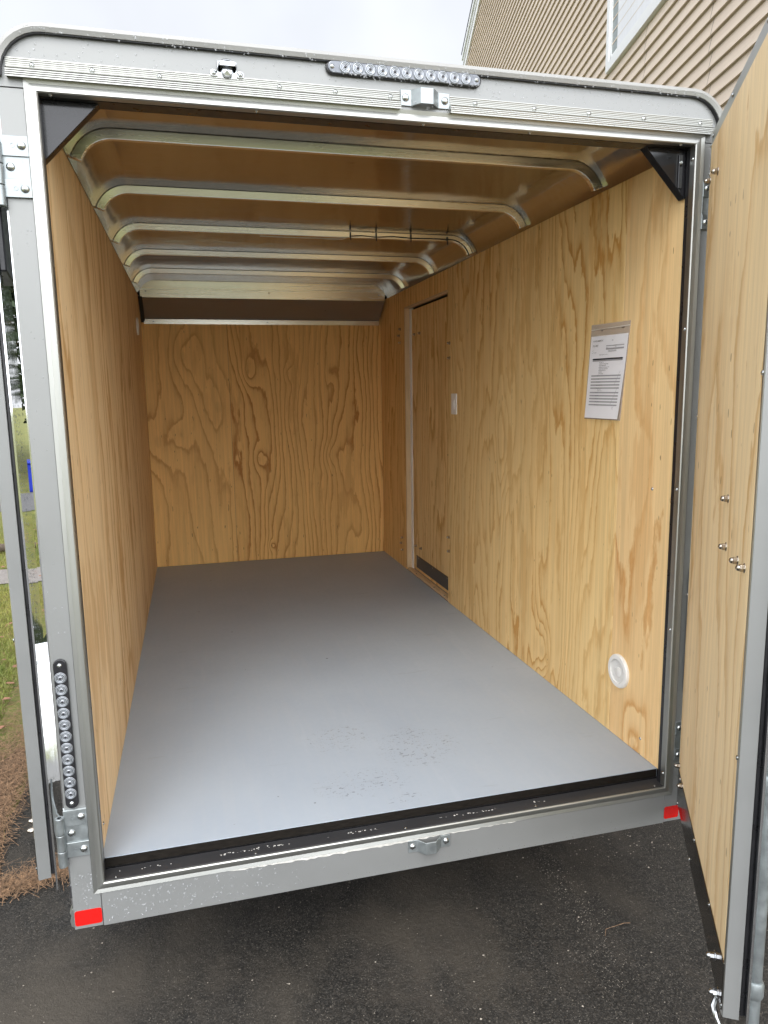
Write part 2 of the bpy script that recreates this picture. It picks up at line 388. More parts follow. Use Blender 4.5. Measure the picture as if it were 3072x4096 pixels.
def link(me, name, parent, wloc, bevel=0, seg=1, rot=None):
    o = bpy.data.objects.new(name, me); COL.objects.link(o)
    wloc = Vector(wloc); WLOC[o.name] = wloc
    if parent is not None:
        o.parent = parent; o.location = wloc - WLOC[parent.name]
    else: o.location = wloc
    if rot is not None: o.rotation_euler = rot
    if bevel:
        b = o.modifiers.new('bevel', 'BEVEL'); b.width = bevel; b.segments = seg; b.limit_method = 'ANGLE'; b.angle_limit = R_(40)
    return o
def place(me, name, parent, pos, normal=(0, -1, 0), spin=0):
    q = Vector(normal).to_track_quat('Z', 'Y') @ Matrix.Rotation(spin, 3, 'Z').to_quaternion()
    return link(me, name, parent, pos, rot=q.to_euler())

# shared hardware meshes, axis +Z from the surface
def hemi(r, h, n=5): return [(r * math.cos(math.pi / 2 * k / n), h * math.sin(math.pi / 2 * k / n)) for k in range(n)] + [(r * .06, h)]
SCREW = MB().lathe([(.0052, 0), (.0052, .0006)] + [(a, b + .0006) for a, b in hemi(.0045, .0026)] + [(.0014, .0032), (.0012, .0020), (.0001, .0020)], 12).mesh('screw', M_zinc)
BOLT = MB().lathe([(.0088, 0)] + hemi(.0086, .0055, 6) + [(.0001, .0055)], 18).mesh('bolt', M_zinc)
def nutmesh(k=1.0):
    b = MB(); b.lathe([(.0085 * k, 0), (.0085 * k, .0012), (.006 * k, .0013)], 16)
    b.lathe([(.0064 * k, .0012), (.0066 * k, .0022), (.0066 * k, .0078), (.0058 * k, .0086)], 6, smooth=False)
    b.lathe([(.0054 * k, .0086)] + [(a, z + .0100) for a, z in hemi(.0054 * k, .0056)] + [(.0001, .0156)], 14)
    return b.mesh('nut', M_nut)
NUT = nutmesh(1.1)
def lensmesh():
    pr = [(.0125, 0), (.0125, .0015)]
    for k in range(5):
        r = .0118 - k * .0020; pr += [(r, .0032 + k * .0003), (r - .0008, .0036 + k * .0003), (r - .0011, .0022 + k * .0003)]
    pr += [(.0030, .0048), (.0018, .0060), (.0001, .0064)]
    pr = [(a * 1.09, z * .55) for a, z in pr]
    m = NT('painted_ring_lens'); q = m.sep(m.obj()); rr = m.math('SQRT', m.math('ADD', m.math('MULTIPLY', q[0], q[0]), m.math('MULTIPLY', q[1], q[1])))
    w = m.math('SINE', m.math('MULTIPLY', rr, 2 * math.pi / .0032)); core = m.mr(rr, .0022, .0032, 0, 1)
    c = m.mix(m.mr(w, -.4, .4, 0, 1), (.07, .08, .09), (.42, .44, .47)); c = m.mix(core, (.06, .06, .07), c)  # pale and dark rings painted in for light and shade on moulded grooves
    m.set(col=c, rough=.16, metal=.45); return MB().lathe(pr, 28).mesh('lens', m.m)
LENS = lensmesh()

# ------------------------------------------------------------------ trailer dimensions (metres; x across, y into the trailer, z up from the sill)
G = -.45; OW, OH = 1.5765, 1.80; XL, XR, ZF, LEN = -.0086, 1.5863, .0306, 3.3354
OXL, OXR = -.080, 1.657
T = thing('cargo_trailer', 'grey enclosed cargo trailer with both rear doors swung open and a bare plywood interior', 'trailer', ((OXL + OXR) / 2, 0, G))

def tri(parent, pts2, y0, y1, name, mat, **k):
    return MB().prism(pts2, lambda a, b, t: (a, t, b), y0, y1).build(name, mat, parent, **k)

# --- shell
MB().box(OXL, OXR, .0, LEN + .06, -.03, .002).build('deck_underside', M_steelunder, T)
for y0_, y1_ in ((.0512, 1.2295), (1.2298, 2.4495), (2.4498, LEN)): MB().box(XL - .002, XR + .002, y0_, y1_, .004, ZF).build('floor_panel', M_floor, T)
MB().box(XL, XR, .0500, .0511, .004, ZF - .002).build('floor_edge', M_plyedge, T)
for x0, x1 in ((OXL, OXL + .004), (OXR - .004, OXR)):
    MB().box(x0, x1, .004, LEN + .06, -.116, 1.845).build('side_skin', M_mirror if x0 < 0 else M_paint, T)
MB().box(OXL + .004, OXR - .004, LEN + .05, LEN + .06, -.116, 1.93).build('nose_skin', M_paint, T)

def roofpath(o, xl=XL, xr=XR, zc=1.888, r=.115, z0=1.80, n=9):
    """points (x,z) from left spring to right spring along the lining, inset o"""
    th0 = math.asin((z0 - (zc - r)) / r); L = []
    for k in range(n + 1):
        th = th0 + (math.pi / 2 - th0) * k / n; L.append((xl + r - (r - o) * math.cos(th), zc - r + (r - o) * math.sin(th)))
    m = [(xl + (xr - xl) * t, zc - o) for t in (.25, .5, .75)]
    return L + m + [(xr - (x - xl), z) for x, z in reversed(L)]
# roof lining: one bright sheet, slightly oil-canned
rp = roofpath(0); ys = [.062 + (3.19 - .062) * i / 44 for i in range(45)]
b = MB(); N = len(rp)
secs = []
for y in ys:
    secs.append([(x, y, z) for x, z in rp] + [(x, y, z + .004) for x, z in reversed(rp)])
b.sweep(secs); b.build('roof_lining', M_ceil, T)
# outer roof skin
def outer(o=0, r=.10, zc=1.925, n=8):
    L = [(OXL + r - (r + o) * math.cos(math.pi / 2 * k / n), zc - r + (r + o) * math.sin(math.pi / 2 * k / n)) for k in range(n + 1)]
    return L + [(OXL + OXR - x, z) for x, z in reversed(L)]
MB().sweep([[(x, y, z) for x, z in outer(-.004)] + [(x, y, z) for x, z in reversed(outer(-.007))] for y in (.0, LEN + .055)]).build('roof_skin', M_paint, T)
# roof bows
BY = [.452, 1.005, 1.575, 2.135, 2.695]
i0, i1 = roofpath(.0008, z0=1.812), roofpath(.0258, z0=1.812)
for y in BY:
    secs = []
    for (xa, za), (xb, zb) in zip(i0, i1):
        secs.append([(xa, y, za), (xb, y + .0062, zb), (xb, y + .026, zb), (xa, y + .034, za)])
    MB().sweep(secs).build('roof_bow', M_bow, T, bevel=.0015)
# nose valance: bright strip, dark sloping sheet and lip
vx0, vx1 = .006, 1.572
pr = [(3.160, 1.787), (3.163, 1.786), (3.146, 1.886), (3.143, 1.887)]
MB().prism(pr, lambda a, c, t: (t, a, c), vx0, vx1).build('valance_strip', M_bow, T)
MB().prism([(3.164, 1.786), (3.168, 1.790), (3.334, 1.676), (3.330, 1.671)], lambda a, c, t: (t, a, c), vx0 + .012, vx1 - .0).build('valance_panel', M_valance, T)
MB().box(vx0 + .004, vx1, 3.325, 3.331, 1.641, 1.6705).build('valance_lip', M_bow, T)
MB().prism([(3.150, 1.79), (3.334, 1.65), (3.334, 1.79)], lambda a, c, t: (t, a, c), XL + .002, vx0 + .010).build('dark_gap', M_slot, T)
for x in (.04, .80, 1.53): place(SCREW, 'screw', T, (x, 3.153, 1.822), (0, -.98, -.17))
for x in (.07, .80): place(SCREW, 'screw', T, (x, 3.325, 1.655), (0, -1, 0))

# --- plywood walls
def sheet(name, mat, x0, x1, y0, y1, z0, z1, label=None):
    o = MB().box(x0, x1, y0, y1, z0, z1).build(name, mat, T, bevel=.0008)
    if label: o['label'] = label
    return o
ZT = 1.806; ZB = ZF + .001; e = .0009
for y0, y1 in ((.03, 1.25), (1.25, 2.47), (2.47, LEN)):
    sheet('wall_panel', wood_l, XL - .010, XL, y0 + e, y1 - e, ZB, ZT)
sheet('wall_panel', wood_r1, XR, XR + .010, .03, .318, ZB, ZT)
sheet('wall_panel', wood_r2, XR, XR + .010, .3195, 1.940, ZB, ZT)
# far right sheet with the doorway cut out
DY0, DY1, DZ0, DZ1 = 1.942, 2.748, .047, 1.698
b = MB(); b.box(XR, XR + .010, DY0, DY1, DZ1, ZT); b.box(XR, XR + .010, DY1, LEN, ZB, ZT)
b.build('wall_panel', wood_r3, T)
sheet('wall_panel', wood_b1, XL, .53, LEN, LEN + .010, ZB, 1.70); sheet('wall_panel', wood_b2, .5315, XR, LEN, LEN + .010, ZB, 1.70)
sheet('blocking', M_steelunder, XL, XR, LEN + .012, LEN + .02, ZB, 1.88)
# side door behind the doorway
SD = MB().box(XR + .034, XR + .048, DY0 + .004, DY1 - .050, DZ0 + .004, DZ1 - .022).build('side_door', wood_d, T)
MB().box(XR + .030, XR + .0339, DY0 + .006, DY1 - .118, .070, .150).build('kick_plate', M_darkstrip, SD, bevel=.001)
b = MB(); b.box(XR + .0002, XR + .036, DY1 - .014, DY1, DZ0, DZ1); b.box(XR + .0002, XR + .036, DY0, DY1 - .014, DZ1 - .008, DZ1)
b.build('door_jamb', wood_plain, T)
MB().box(XR + .030, XR + .046, DY1 - .050, DY1 - .014, DZ0, DZ1 - .01).build('door_stop', M_white, T)
MB().box(XR + .002, XR + .034, DY0, DY1 - .014, ZB, DZ0).build('door_sill', wood_plain, T, bevel=.002)
MB().box(XR + .050, XR + .058, DY0, DY1, DZ0, DZ1 - .008).build('door_backing', M_hole, T)
for y, z in ((2.664, 1.526), (2.560, 1.526), (2.024, .93), (2.030, .839), (2.67, .208), (2.562, .212)):
    place(NUT, 'nut', SD, (XR + .034, y - .03, z), (-1, 0, 0))
for y in (2.58, 2.30, 2.04): place(SCREW, 'screw', SD, (XR + .030, y, .142 if y != 2.3 else .14), (-1, 0, 0))
for y in (2.2, 2.02, 2.55): place(SCREW, 'screw', T, (XR + .004, y, DZ0), (-.6, 0, 1))
for y, z in ((2.832, 1.574), (2.86, 1.535), (2.836, 1.491), (1.911, 1.426), (1.911, 1.350), (2.834, .228), (2.859, .187), (2.834, .145), (1.922, .40), (1.920, .323)):
    place(NUT, 'nut', T, (XR, y, z), (-1, 0, 0))
for y, z in ((.132, .882), (.139, .086)): place(SCREW, 'screw', T, (XR, y, z), (-1, 0, 0))
for y, z in ((.032, 1.207), (.045, .867), (.034, .803), (.034, .425), (.112, .089)): place(SCREW, 'screw', T, (XL, y, z), (1, 0, 0))
# light switch
sw = MB().box(XR - .006, XR, 1.800, 1.874, 1.062, 1.168).build('light_switch', M_white, T, bevel=.002, seg=2)
MB().hexa([(XR - .0075, 1.824, 1.087), (XR - .0115, 1.824, 1.118), (XR - .0115, 1.850, 1.118), (XR - .0075, 1.850, 1.087), (XR - .0058, 1.824, 1.087), (XR - .0058, 1.824, 1.146), (XR - .0058, 1.850, 1.146), (XR - .0058, 1.850, 1.087)]).build('rocker', M_white, sw)
# round vents
def vent(cx, cy, cz, nx, r=.056):
    q = Vector((nx, 0, 0)).to_track_quat('Z', 'Y').to_matrix().to_4x4(); M = Matrix.Translation((cx, cy, cz)) @ q
    v = MB().lathe([(r, 0), (r, .006), (r - .003, .010), (r * .72, .0105), (r * .70, .0045), (r * .70, .003)], 40, M).build('round_vent', M_white, T)
    MB().lathe([(r * .70, .0028), (.0001, .0028)], 32, M).build('dark_back', M_hole, v)
    bb = MB(); ri = r * .70
    for k in range(-6, 7):
        y = k * ri / 6.6; h = math.sqrt(max(ri * ri - y * y, 0)) * .99
        bb.hexa([M @ Vector((y - .0010, -h, .003)), M @ Vector((y + .0010, -h, .003)), M @ Vector((y + .0010, h, .003)), M @ Vector((y - .0010, h, .003)),
                 M @ Vector((y - .0008, -h, .0060)), M @ Vector((y + .0008, -h, .0060)), M @ Vector((y + .0008, h, .0060)), M @ Vector((y - .0008, h, .0060))])
    bb.build('slats', M_white, v)
    MB().lathe([(r * .30, .003), (r * .30, .0068), (r * .27, .0076), (.0001, .0076)], 24, Matrix.Translation((0, 0, 0)) @ M @ Matrix.Translation((r * .05, -r * .04, 0))).build('dial', M_white, v)
vent(XR, .267, .262, -1); vent(XL, 2.875, 1.585, 1, .05)
# cable tied under the third bow
y3 = BY[2] + .004
b = MB(); b.tube([(.60, y3 - .004, 1.853), (.75, y3 - .005, 1.852), (.90, y3 - .006, 1.853), (.985, y3 - .005, 1.860)], .0022, 6)
b.tube([(.86, y3 - .006, 1.852), (.92, y3 - .02, 1.846), (.96, y3 - .012, 1.850), (.99, y3 - .005, 1.862)], .0016, 6)
b.build('white_cable', M_wire_w, T)
i2 = roofpath(.020, z0=1.805); tail_ = [(x, z) for x, z in i2 if x > 1.44]
wpts = [(1.0, y3 - .006, 1.866), (1.05, y3 - .006, 1.870), (1.12, y3 - .006, 1.866), (1.20, y3 - .006, 1.871), (1.28, y3 - .006, 1.867), (1.37, y3 - .006, 1.869)] + [(x, y3 - .005, z) for x, z in tail_]
MB().tube(wpts, .0024, 6).build('black_cable', M_wire_b, T)
for x in (1.0, 1.118, 1.28, 1.455):
    z = 1.868 if x < 1.4 else 1.862
    MB().box(x - .0022, x + .0022, y3 - .009, y3 - .0045, z - .018, z + .016).build('cable_tie', M_wire_b, T)

# --- rear frame
def ring_piece(profile, side):
    """mitred frame member: profile is a list of (o,y), o = offset outwards from the opening edge"""
    P = []
    if side in 'LR':
        for o, y in profile:
            x = -o if side == 'L' else OW + o
            P.append(((x, y, -o), (x, y, OH + o)))
    else:
        for o, y in profile:
            z = OH + o if side == 'T' else -o
            P.append(((-o, y, z), (OW + o, y, z)))
    return [[p[0] for p in P], [p[1] for p in P]]
prof = [(.000, .016), (.000, -.004), (.0025, -.0065), (.010, -.0055), (.0165, -.004), (.0255, -.0065), (.0255, .016)]
for side, mat in (('L', M_alz), ('R', M_alz), ('T', M_alx), ('B', M_alx)):
    MB().sweep(ring_piece(prof, side), smooth=False).build('door_frame_trim', mat, T)
# black tube frame and weather strip behind the trim
b = MB(); b.box(-.012, .0, .017, .030, .002, OH); b.box(OW + .0, OW + .024, .017, .0298, .002, OH)
b.box(-.012, OW + .012, .0175, .061, OH - .001, OH + .07); b.build('black_frame_tube', M_rubber, T)
b = MB(); b.box(XL, XR, .0185, .0495, -.022, -.009); b.box(XL, XR, .0185, .023, -.009, .0015); b.box(XL, XR, .0270, .0285, -.009, .0005); b.box(XL, XR, .0330, .0360, -.009, -.002); b.box(XL, XR, .0440, .0495, -.009, .0030)
b.build('threshold_seal', M_seal, T, bevel=.002, seg=2)
b = MB()
for k in range(90):
    c = random.choice((.33, .37, .42, .66, .95, 1.0, .12, 1.2)); x = c + random.gauss(0, .035); y = .021 + random.random() * .008
    if 0.01 < x < OW - .02:
        s_ = random.uniform(.0008, .003); b.box(x, x + s_ * 1.6, y, y + s_ * .8, .0016, .0016 + s_ * .5)
o_ = b.build('sealant_crumbs', M_debris, T); o_['kind'] = 'stuff'
# smear of old sealant along the lower trim edge
pp = [(.30, -.028)]; x = .30
while x < 1.10:
    pp.append((x, -.0262 - random.random() * .004 - .006 * math.exp(-((x - .62) / .22) ** 2) * random.uniform(.6, 1))); x += .010
pp += [(1.10, -.0258)]; pp = [(.30, -.0256)] + pp[1:] + []
MB().prism(pp, lambda a, c, t: (a, t, c), -.0055, -.0040).build('sealant_smear', M_debris, T)
# painted sheet: header, posts, bumper
hp = [(x, z) for x, z in outer(-.006)]
poly = [(OXL + .004, 1.8070)] + [p for p in hp if p[1] >= 1.80] + [(OXR - .004, 1.8070)]
poly = [(OXL + .005, 1.8072), (OXL + .005, 1.826)] + [p for p in hp if p[1] > 1.826] + [(OXR - .005, 1.826), (OXR - .005, 1.8072), (OW + .0262, 1.8072), (OW + .0262, 1.8262), (-.0262, 1.8262), (-.0262, 1.8072)]
tri(T, poly, -.0035, .016, 'header_panel', M_paint)
tri(T, [(OXL + .004, -.115), (-.0110, -.115), (-.0110, -.0262), (-.0262, -.0262), (-.0262, 1.8055), (OXL + .004, 1.8055)], -.0030, .016, 'corner_post', M_paint, bevel=.001)
tri(T, [(OXR - .004, -.115), (OXR - .004, 1.8055), (OW + .0262, 1.8055), (OW + .0262, -.0262), (OW + .0035, -.0262), (OW + .0035, -.115)], -.0030, .016, 'corner_post', M_paint, bevel=.001)
tri(T, [(-.0095, -.116), (OW + .002, -.116), (OW + .002, -.0262), (-.0095, -.0262)], -.0045, .016, 'bumper_panel', M_paint, bevel=.001)
# roof edge moulding
o1, o2 = outer(.004), outer(-.013)
secs = [[(xa, .01, za), (xa, -.016, za), ((xa + xb) / 2, -.0195, (za + zb) / 2), (xb, -.016, zb), (xb, .01, zb)] for (xa, za), (xb, zb) in zip(o1, o2)]
MB().sweep(secs, smooth=True).build('roof_edge_moulding', M_mould, T)
o1, o2 = outer(-.0128), outer(-.0150)
MB().sweep([[(xa, .01, za), (xa, -.0130, za), (xb, -.0130, zb), (xb, .01, zb)] for (xa, za), (xb, zb) in zip(o1, o2)], smooth=True).build('moulding_seal', M_rubber, T)
# ribbed drip rails either side of the keeper
def drip(x0, x1, y1off=0):
    def f(a, c, t): return (t, a, c)
    pr = [(-.0035, 1.862), (-.0075, 1.862)]
    for k in range(5):
        z = 1.8605 - k * .0038; pr += [(-.0078, z), (-.0066, z - .0016), (-.0066, z - .0024), (-.0078, z - .0032)]
    pr += [(-.0085, 1.8412)]; pr += [(-.0175, 1.8400)]
    for k in range(4):
        z = 1.8390 - k * .0040; pr += [(-.0185, z), (-.0172, z - .0016), (-.0172, z - .0026), (-.0185, z - .0034)]
    pr += [(-.0185, 1.8225), (-.0035, 1.8262)]
    return MB().prism(pr, f, x0, x1).build('drip_rail', M_alx, T)
d1 = drip(-.056, .778); d2 = drip(.899, 1.622)
d1['label'] = 'long ribbed drip rail left of the upper lock keeper'; d2['label'] = 'ribbed drip rail right of the upper lock keeper'
for x in (-.006, .110, .245, .5, .626, .755): place(SCREW, 'screw', d1, (x, -.0078, 1.8495))
for x in (.964, 1.117, 1.265, 1.419, 1.585): place(SCREW, 'screw', d2, (x, -.0078, 1.8505))
for x in (.023, .448, .838, 1.112, 1.538): place(SCREW, 'screw', T, (x, .006, 1.80), (0, 0, -1))
for z in (1.767, 1.334, .896, .487, .040): place(SCREW, 'screw', T, (OW, .006, z), (-1, 0, 0))
for x in (.026, .369, .774, 1.162, 1.551): place(SCREW, 'screw', T, (x, .008, .0), (0, 0, 1))
# corner gussets: black glossy triangular plates
g1 = tri(T, [(XL, 1.799), (.115, 1.799), (-.004, 1.676), (XL, 1.676)], .031, .060, 'corner_gusset', M_gloss, bevel=.001)
g2 = tri(T, [(XR - .002, 1.799), (1.455, 1.799), (1.578, 1.676), (XR - .002, 1.676)], .034, .0605, 'corner_gusset', M_gloss, bevel=.001)
MB().box(1.554, 1.566, .0300, .0338, 1.700, 1.785).build('tab', M_gloss, g2, bevel=.001)
MB().lathe([(.005, 0), (.004, .001), (.0001, .0012)], 14, Matrix.Translation((1.5605, .0298, 1.765)) @ Vector((0, -1, 0)).to_track_quat('Z', 'Y').to_matrix().to_4x4()).build('bolt', M_zinc, g2)
# lock keepers: bent galvanised straps
def keeper(x0, z0, z1, drop=0):
    P = [(0, 0), (.025, 0), (.043, .022), (.073, .022), (.092, 0), (.120, 0)]; th = .004
    secs = []
    for i, (a, d) in enumerate(P):
        secs.append([(x0 + a, -.004 - d, z0 - (drop if 1 < i < 4 else 0)), (x0 + a, -.004 - d, z1), (x0 + a, -.004 - th - d, z1), (x0 + a, -.004 - th - d, z0 - (drop if 1 < i < 4 else 0))])
    k = MB().sweep(secs, smooth=False).build('lock_keeper', M_galv, T, bevel=.0008)
    for a in (.012, .108): place(BOLT, 'bolt', k, (x0 + a, -.008, (z0 + z1) / 2))
    return k
k1 = keeper(.779, 1.833, 1.868); k2 = keeper(.778, -.064, -.030)
k1['label'] = 'upper galvanised keeper under the long lamp'; k2['label'] = 'lower galvanised keeper on the bumper'
# marker lamp with chrome hood
ml = MB(); Mq = lambda x, z: Matrix.Translation((x, -.004, z)) @ Vector((0, -1, 0)).to_track_quat('Z', 'Y').to_matrix().to_4x4()
ml.box(.366, .408, -.0075, -.004, 1.858, 1.892)
for x in (.3585, .4155): ml.lathe([(.0085, 0), (.0085, .004), (.006, .005), (.0001, .005)], 18, Mq(x, 1.866))
hood = []
for t in range(9):
    a = math.pi * t / 8; hood.append((math.cos(a), math.sin(a)))
secs = []
for yy, w, h in ((-.0075, .0205, .018), (-.020, .0200, .017), (-.0262, .017, .013)):
    secs.append([(.387 + w * c, yy, 1.876 + h * s_) for c, s_ in hood] + [(.387 + (w - .0015) * c, yy, 1.876 + (h - .0015) * s_) for c, s_ in reversed(hood)])
ml.sweep(secs); ml.box(.371, .403, -.0262, -.0245, 1.876, 1.886)
lamp = ml.build('marker_lamp', M_chrome, T, bevel=.0006)
MB().lathe([(.012, 0), (.013, .006), (.010, .013), (.0001, .016)], 18, Mq(.387, 1.870)).build('lens', M_lens, lamp)
for x in (.3585, .4155): place(SCREW, 'screw', lamp, (x, -.0092, 1.866))
# LED bars: a capsule housing with eleven round ribbed lenses
def capsule(cx, cz, L, r, vertical, d, name, mat, parent, inset=0):
    pts = []
    for k in range(13):
        a = math.pi / 2 + math.pi * k / 12; pts.append((-(L / 2 - r) + (r - inset) * math.cos(a), (r - inset) * math.sin(a)))
    pts += [(-x, -z) for x, z in pts]
    if vertical: pts = [(z, x) for x, z in pts]
    y0, y1 = d
    return MB().prism([(cx + a, cz + c) for a, c in pts], lambda a, c, t: (a, t, c), y1, y0, smooth=False).build(name, mat, parent, bevel=.002, seg=2)
lb = capsule(.7910, 1.8995, .372, .0150, False, (-.012, -.0035), 'stop_lamp', M_lensblack, T)
lb['label'] = 'long clear LED lamp across the header'
capsule(.7910, 1.8995, .364, .0132, False, (-.0155, -.0118), 'clear_cover', M_lensbase, lb)
for k in range(11): place(LENS, 'lens', lb, (.6480 + .0289 * k, -.0155, 1.9000))
for x in (.6180, .9640): place(SCREW, 'screw', lb, (x, -.0155, 1.8995))
tl = capsule(-.0555, .396, .372, .0148, True, (-.011, -.0030), 'tail_lamp', M_lensblack, T)
tl['label'] = 'upright LED tail lamp on the left corner post'
for k in range(11): place(LENS, 'lens', tl, (-.0565, -.0105, .5370 - .0289 * k))
for z in (.5670, .2230): place(SCREW, 'screw', tl, (-.0560, -.0110, z))
# right post: outer lamp strip edge seen beside the door
tl2 = capsule(1.640, .48, .372, .0148, True, (-.011, -.0030), 'tail_lamp', M_lensblack, T)
tl2['label'] = 'upright LED tail lamp on the right corner post'
for k in range(11): place(LENS, 'lens', tl2, (1.640, -.0105, .621 - .0289 * k))
# red reflective tape
def tape(x0, x1, z0, z1):
    r = .006; p = []
    for cx, cz, a0 in ((x1 - r, z1 - r, 0), (x0 + r, z1 - r, 90), (x0 + r, z0 + r, 180), (x1 - r, z0 + r, 270)):
        for k in range(4): a = R_(a0 + 30 * k); p.append((cx + r * math.cos(a), cz + r * math.sin(a)))
    return MB().prism(p, lambda a, c, t: (a, t, c), -.0042, -.0031).build('reflector', M_red, T)
tape(-.0745, -.0115, -.1060, -.0655)['label'] = 'larger red reflector at the lower left corner'
tape(1.5805, 1.6300, -.1050, -.0660)['label'] = 'red reflector at the lower right corner'
# hinges
def hinge(zt, side):
    s_ = -1 if side == 'L' else 1; cx = 0 if side == 'L' else OW
    X = lambda a: cx + s_ * a       # a = distance outboard of the opening edge
    def bx(m, a0, a1, y0, y1, z0, z1): m.box(min(X(a0), X(a1)), max(X(a0), X(a1)), y0, y1, z0, z1)
    b = MB(); bx(b, .0262, .078, -.0068, -.0032, zt - .120, zt)
    for z0, z1 in ((zt - .040, zt), (zt - .121, zt - .084)): bx(b, .0255, .078, -.0105, -.0069, z0, z1)
    h = b.build('hinge', M_galv, T, bevel=.0006)
    for z0, z1 in ((zt - .056, zt - .014), (zt - .098, zt - .0575), (zt - .140, zt - .0995)):
        MB().lathe([(.0045, z1), (.0095, z1), (.0105, z1 - .001), (.0105, z0 + .001), (.0095, z0), (.0045, z0)], 20, Matrix.Translation((X(.0865), -.0125, 0))).build('knuckle', M_galv, h)
    for a, dz, yy in ((.0385, .019, -.0105), (.0635, .0605, -.0068), (.0385, .1035, -.0105)): place(BOLT, 'bolt', h, (X(a), yy, zt - dz))
    for dz in (.019, .1035):
        MB().lathe([(.0045, 0), (.0045, .0008), (.0035, .0008), (.0035, 0)], 14, Matrix.Translation((X(.056), -.0105, zt - dz)) @ Vector((0, -1, 0)).to_track_quat('Z', 'Y').to_matrix().to_4x4()).build('spot_weld', M_galv, h)
    return h
hinge(.2055, 'L')['label'] = 'lower galvanised hinge of the left rear door'
hinge(1.7115, 'L')['label'] = 'upper galvanised hinge of the left rear door'
hinge(.205, 'R'); hinge(1.7115, 'R')

# --- rear doors. local frame: s along the door from its hinge edge, t outward, z up
def rear_door(org, ang, sgn, side):
    d = Vector((math.cos(R_(ang)), math.sin(R_(ang)), 0)); n = Vector((math.cos(R_(ang + sgn * 90)), math.sin(R_(ang + sgn * 90)), 0)); O = Vector(org)
    P = lambda s, t, z: tuple(O + d * s + n * t + Vector((0, 0, z)))
    def bx(m, s0, s1, t0, t1, z0, z1):
        return m.hexa([P(s0, t0, z0), P(s1, t0, z0), P(s1, t1, z0), P(s0, t1, z0), P(s0, t0, z1), P(s1, t0, z1), P(s1, t1, z1), P(s0, t1, z1)])
    WD, zb, zt = .782, -.040, 1.820
    # skin with a flange all round
    D = bx(MB(), -.016, WD + .016, .040, .0445, zb - .030, zt + .018).build('rear_door', M_mirror, T)
    # aluminium perimeter frame
    b = MB(); c = .030
    bx(b, 0, c, .0, .031, zb, zt); bx(b, WD - c, WD, .0, .031, zb, zt)
    fr = b.build('door_stile', M_alz, D, bevel=.0012)
    b = MB(); bx(b, c, WD - c, .0008, .031, zb, zb + .1175); b.build('door_rail', M_alx, D, bevel=.0012); b = MB(); bx(b, c, WD - c, .0006, .031, zt - .034, zt)
    b.build('door_rail', M_alx, D, bevel=.0012)
    b = MB(); bx(b, .004, WD - .004, .0312, .0399, zb + .004, zt - .004); b.build('door_seal', M_rubber, D, bevel=.002)
    # the greenish grey painted edge face of the door
    b = MB(); bx(b, -.0022, -.0002, .001, .0305, zb, zt); bx(b, WD + .0002, WD + .0022, .001, .0305, zb, zt); b.build('painted_edge', M_paint, D, bevel=.0006)
    # plywood lining
    mlt = MB(); 
    zl0, zl1 = .0740, 1.7880
    bx(mlt, .012, WD - .012, -.0007, -.0001, zl0, zl1)
    pw = mlt.build('door_lining', wood_door, D, bevel=.0008)
    # dark kick strip below the lining
    b = MB(); bx(b, .010, WD - .004, -.0022, .0002, zb + .010, zl0 - .0008); b.build('kick_strip', M_darkstrip, D, bevel=.0008)
    nrm = tuple(-n)
    for s_, z in ((.148, 1.69), (.022, 1.700), (.531, .949), (.538, .849), (.664, .848), (.730, .849), (.022, .089), (.103, .070)):
        place(NUT, 'nut', D, P(s_, -.0007, z), nrm)
    for z in (1.20, .50, -.02): place(SCREW, 'screw', D, P(WD - .006, -.0006, z), nrm)
    for s_ in (.06, .36, .60): place(SCREW, 'screw', D, P(s_, -.0022, zl0 - .006), nrm)
    for s_ in (.03, .30, .64): place(SCREW, 'screw', D, P(s_, -.0006, zt - .014), nrm); place(SCREW, 'screw', D, P(s_, -.0022, zb + .016), nrm)
    for z in (1.79, 1.72, 1.10, .60): place(SCREW, 'screw', D, P(.004, -.0006, z), nrm)
    # outside: lock rod with guides on the free edge
    b = MB(); sr = WD - .018; tr = .0445 + .015
    b.tube([P(sr, tr, zb - .035), P(sr, tr, zt + .01)], .0115, 16)
    for z in (zb + .06, .45, 1.0, 1.55, zt - .08): b.tube([P(sr, tr, z - .018), P(sr, tr, z - .012), P(sr, tr, z + .012), P(sr, tr, z + .018)], [.0135, .016, .016, .0135], 16)
    if side == 'R': b.build('lock_rod', M_galv, D)
    return D, P, d, n
RD, RP, rd, rn = rear_door((1.6035, -.030, 0), -120.2, 1, 'R')
RD['label'] = 'right rear door, plywood lining facing the camera'
NUTB = MB(); NUTB.lathe([(.011, 0), (.011, .0015), (.006, .0016)], 18); NUTB.lathe([(.0066, .0016), (.0066, .009)], 6, smooth=False)
NUTB.lathe([(.0058, .009), (.0058, .014), (.004, .0165), (.0001, .018)], 14); NUTB = NUTB.mesh('bolt', M_chrome)
for s_, z in ((.694, .020), (.744, -.022)): place(NUTB, 'bolt', RD, RP(s_, -.0024, z), tuple(-rn))
# bent latch strap at the foot of the free edge
b = MB()
for (s0, z0), (s1, z1) in (((.742, -.032), (.770, -.055)),):
    b.tube([RP(.744, -.004, -.03), RP(.752, -.010, -.045), RP(.762, -.006, -.062), RP(.772, .0, -.070)], [.004, .006, .005, .003], 8)
b.build('latch_strap', M_chrome, RD)
LD, LP, ld, ln = rear_door((-.130 - .0445 * math.cos(R_(10)) + .0, .118 - .0445 * math.sin(R_(10)), 0), 100.0, -1, 'L')
LD['label'] = 'left rear door folded back, its polished outer skin facing the trailer'
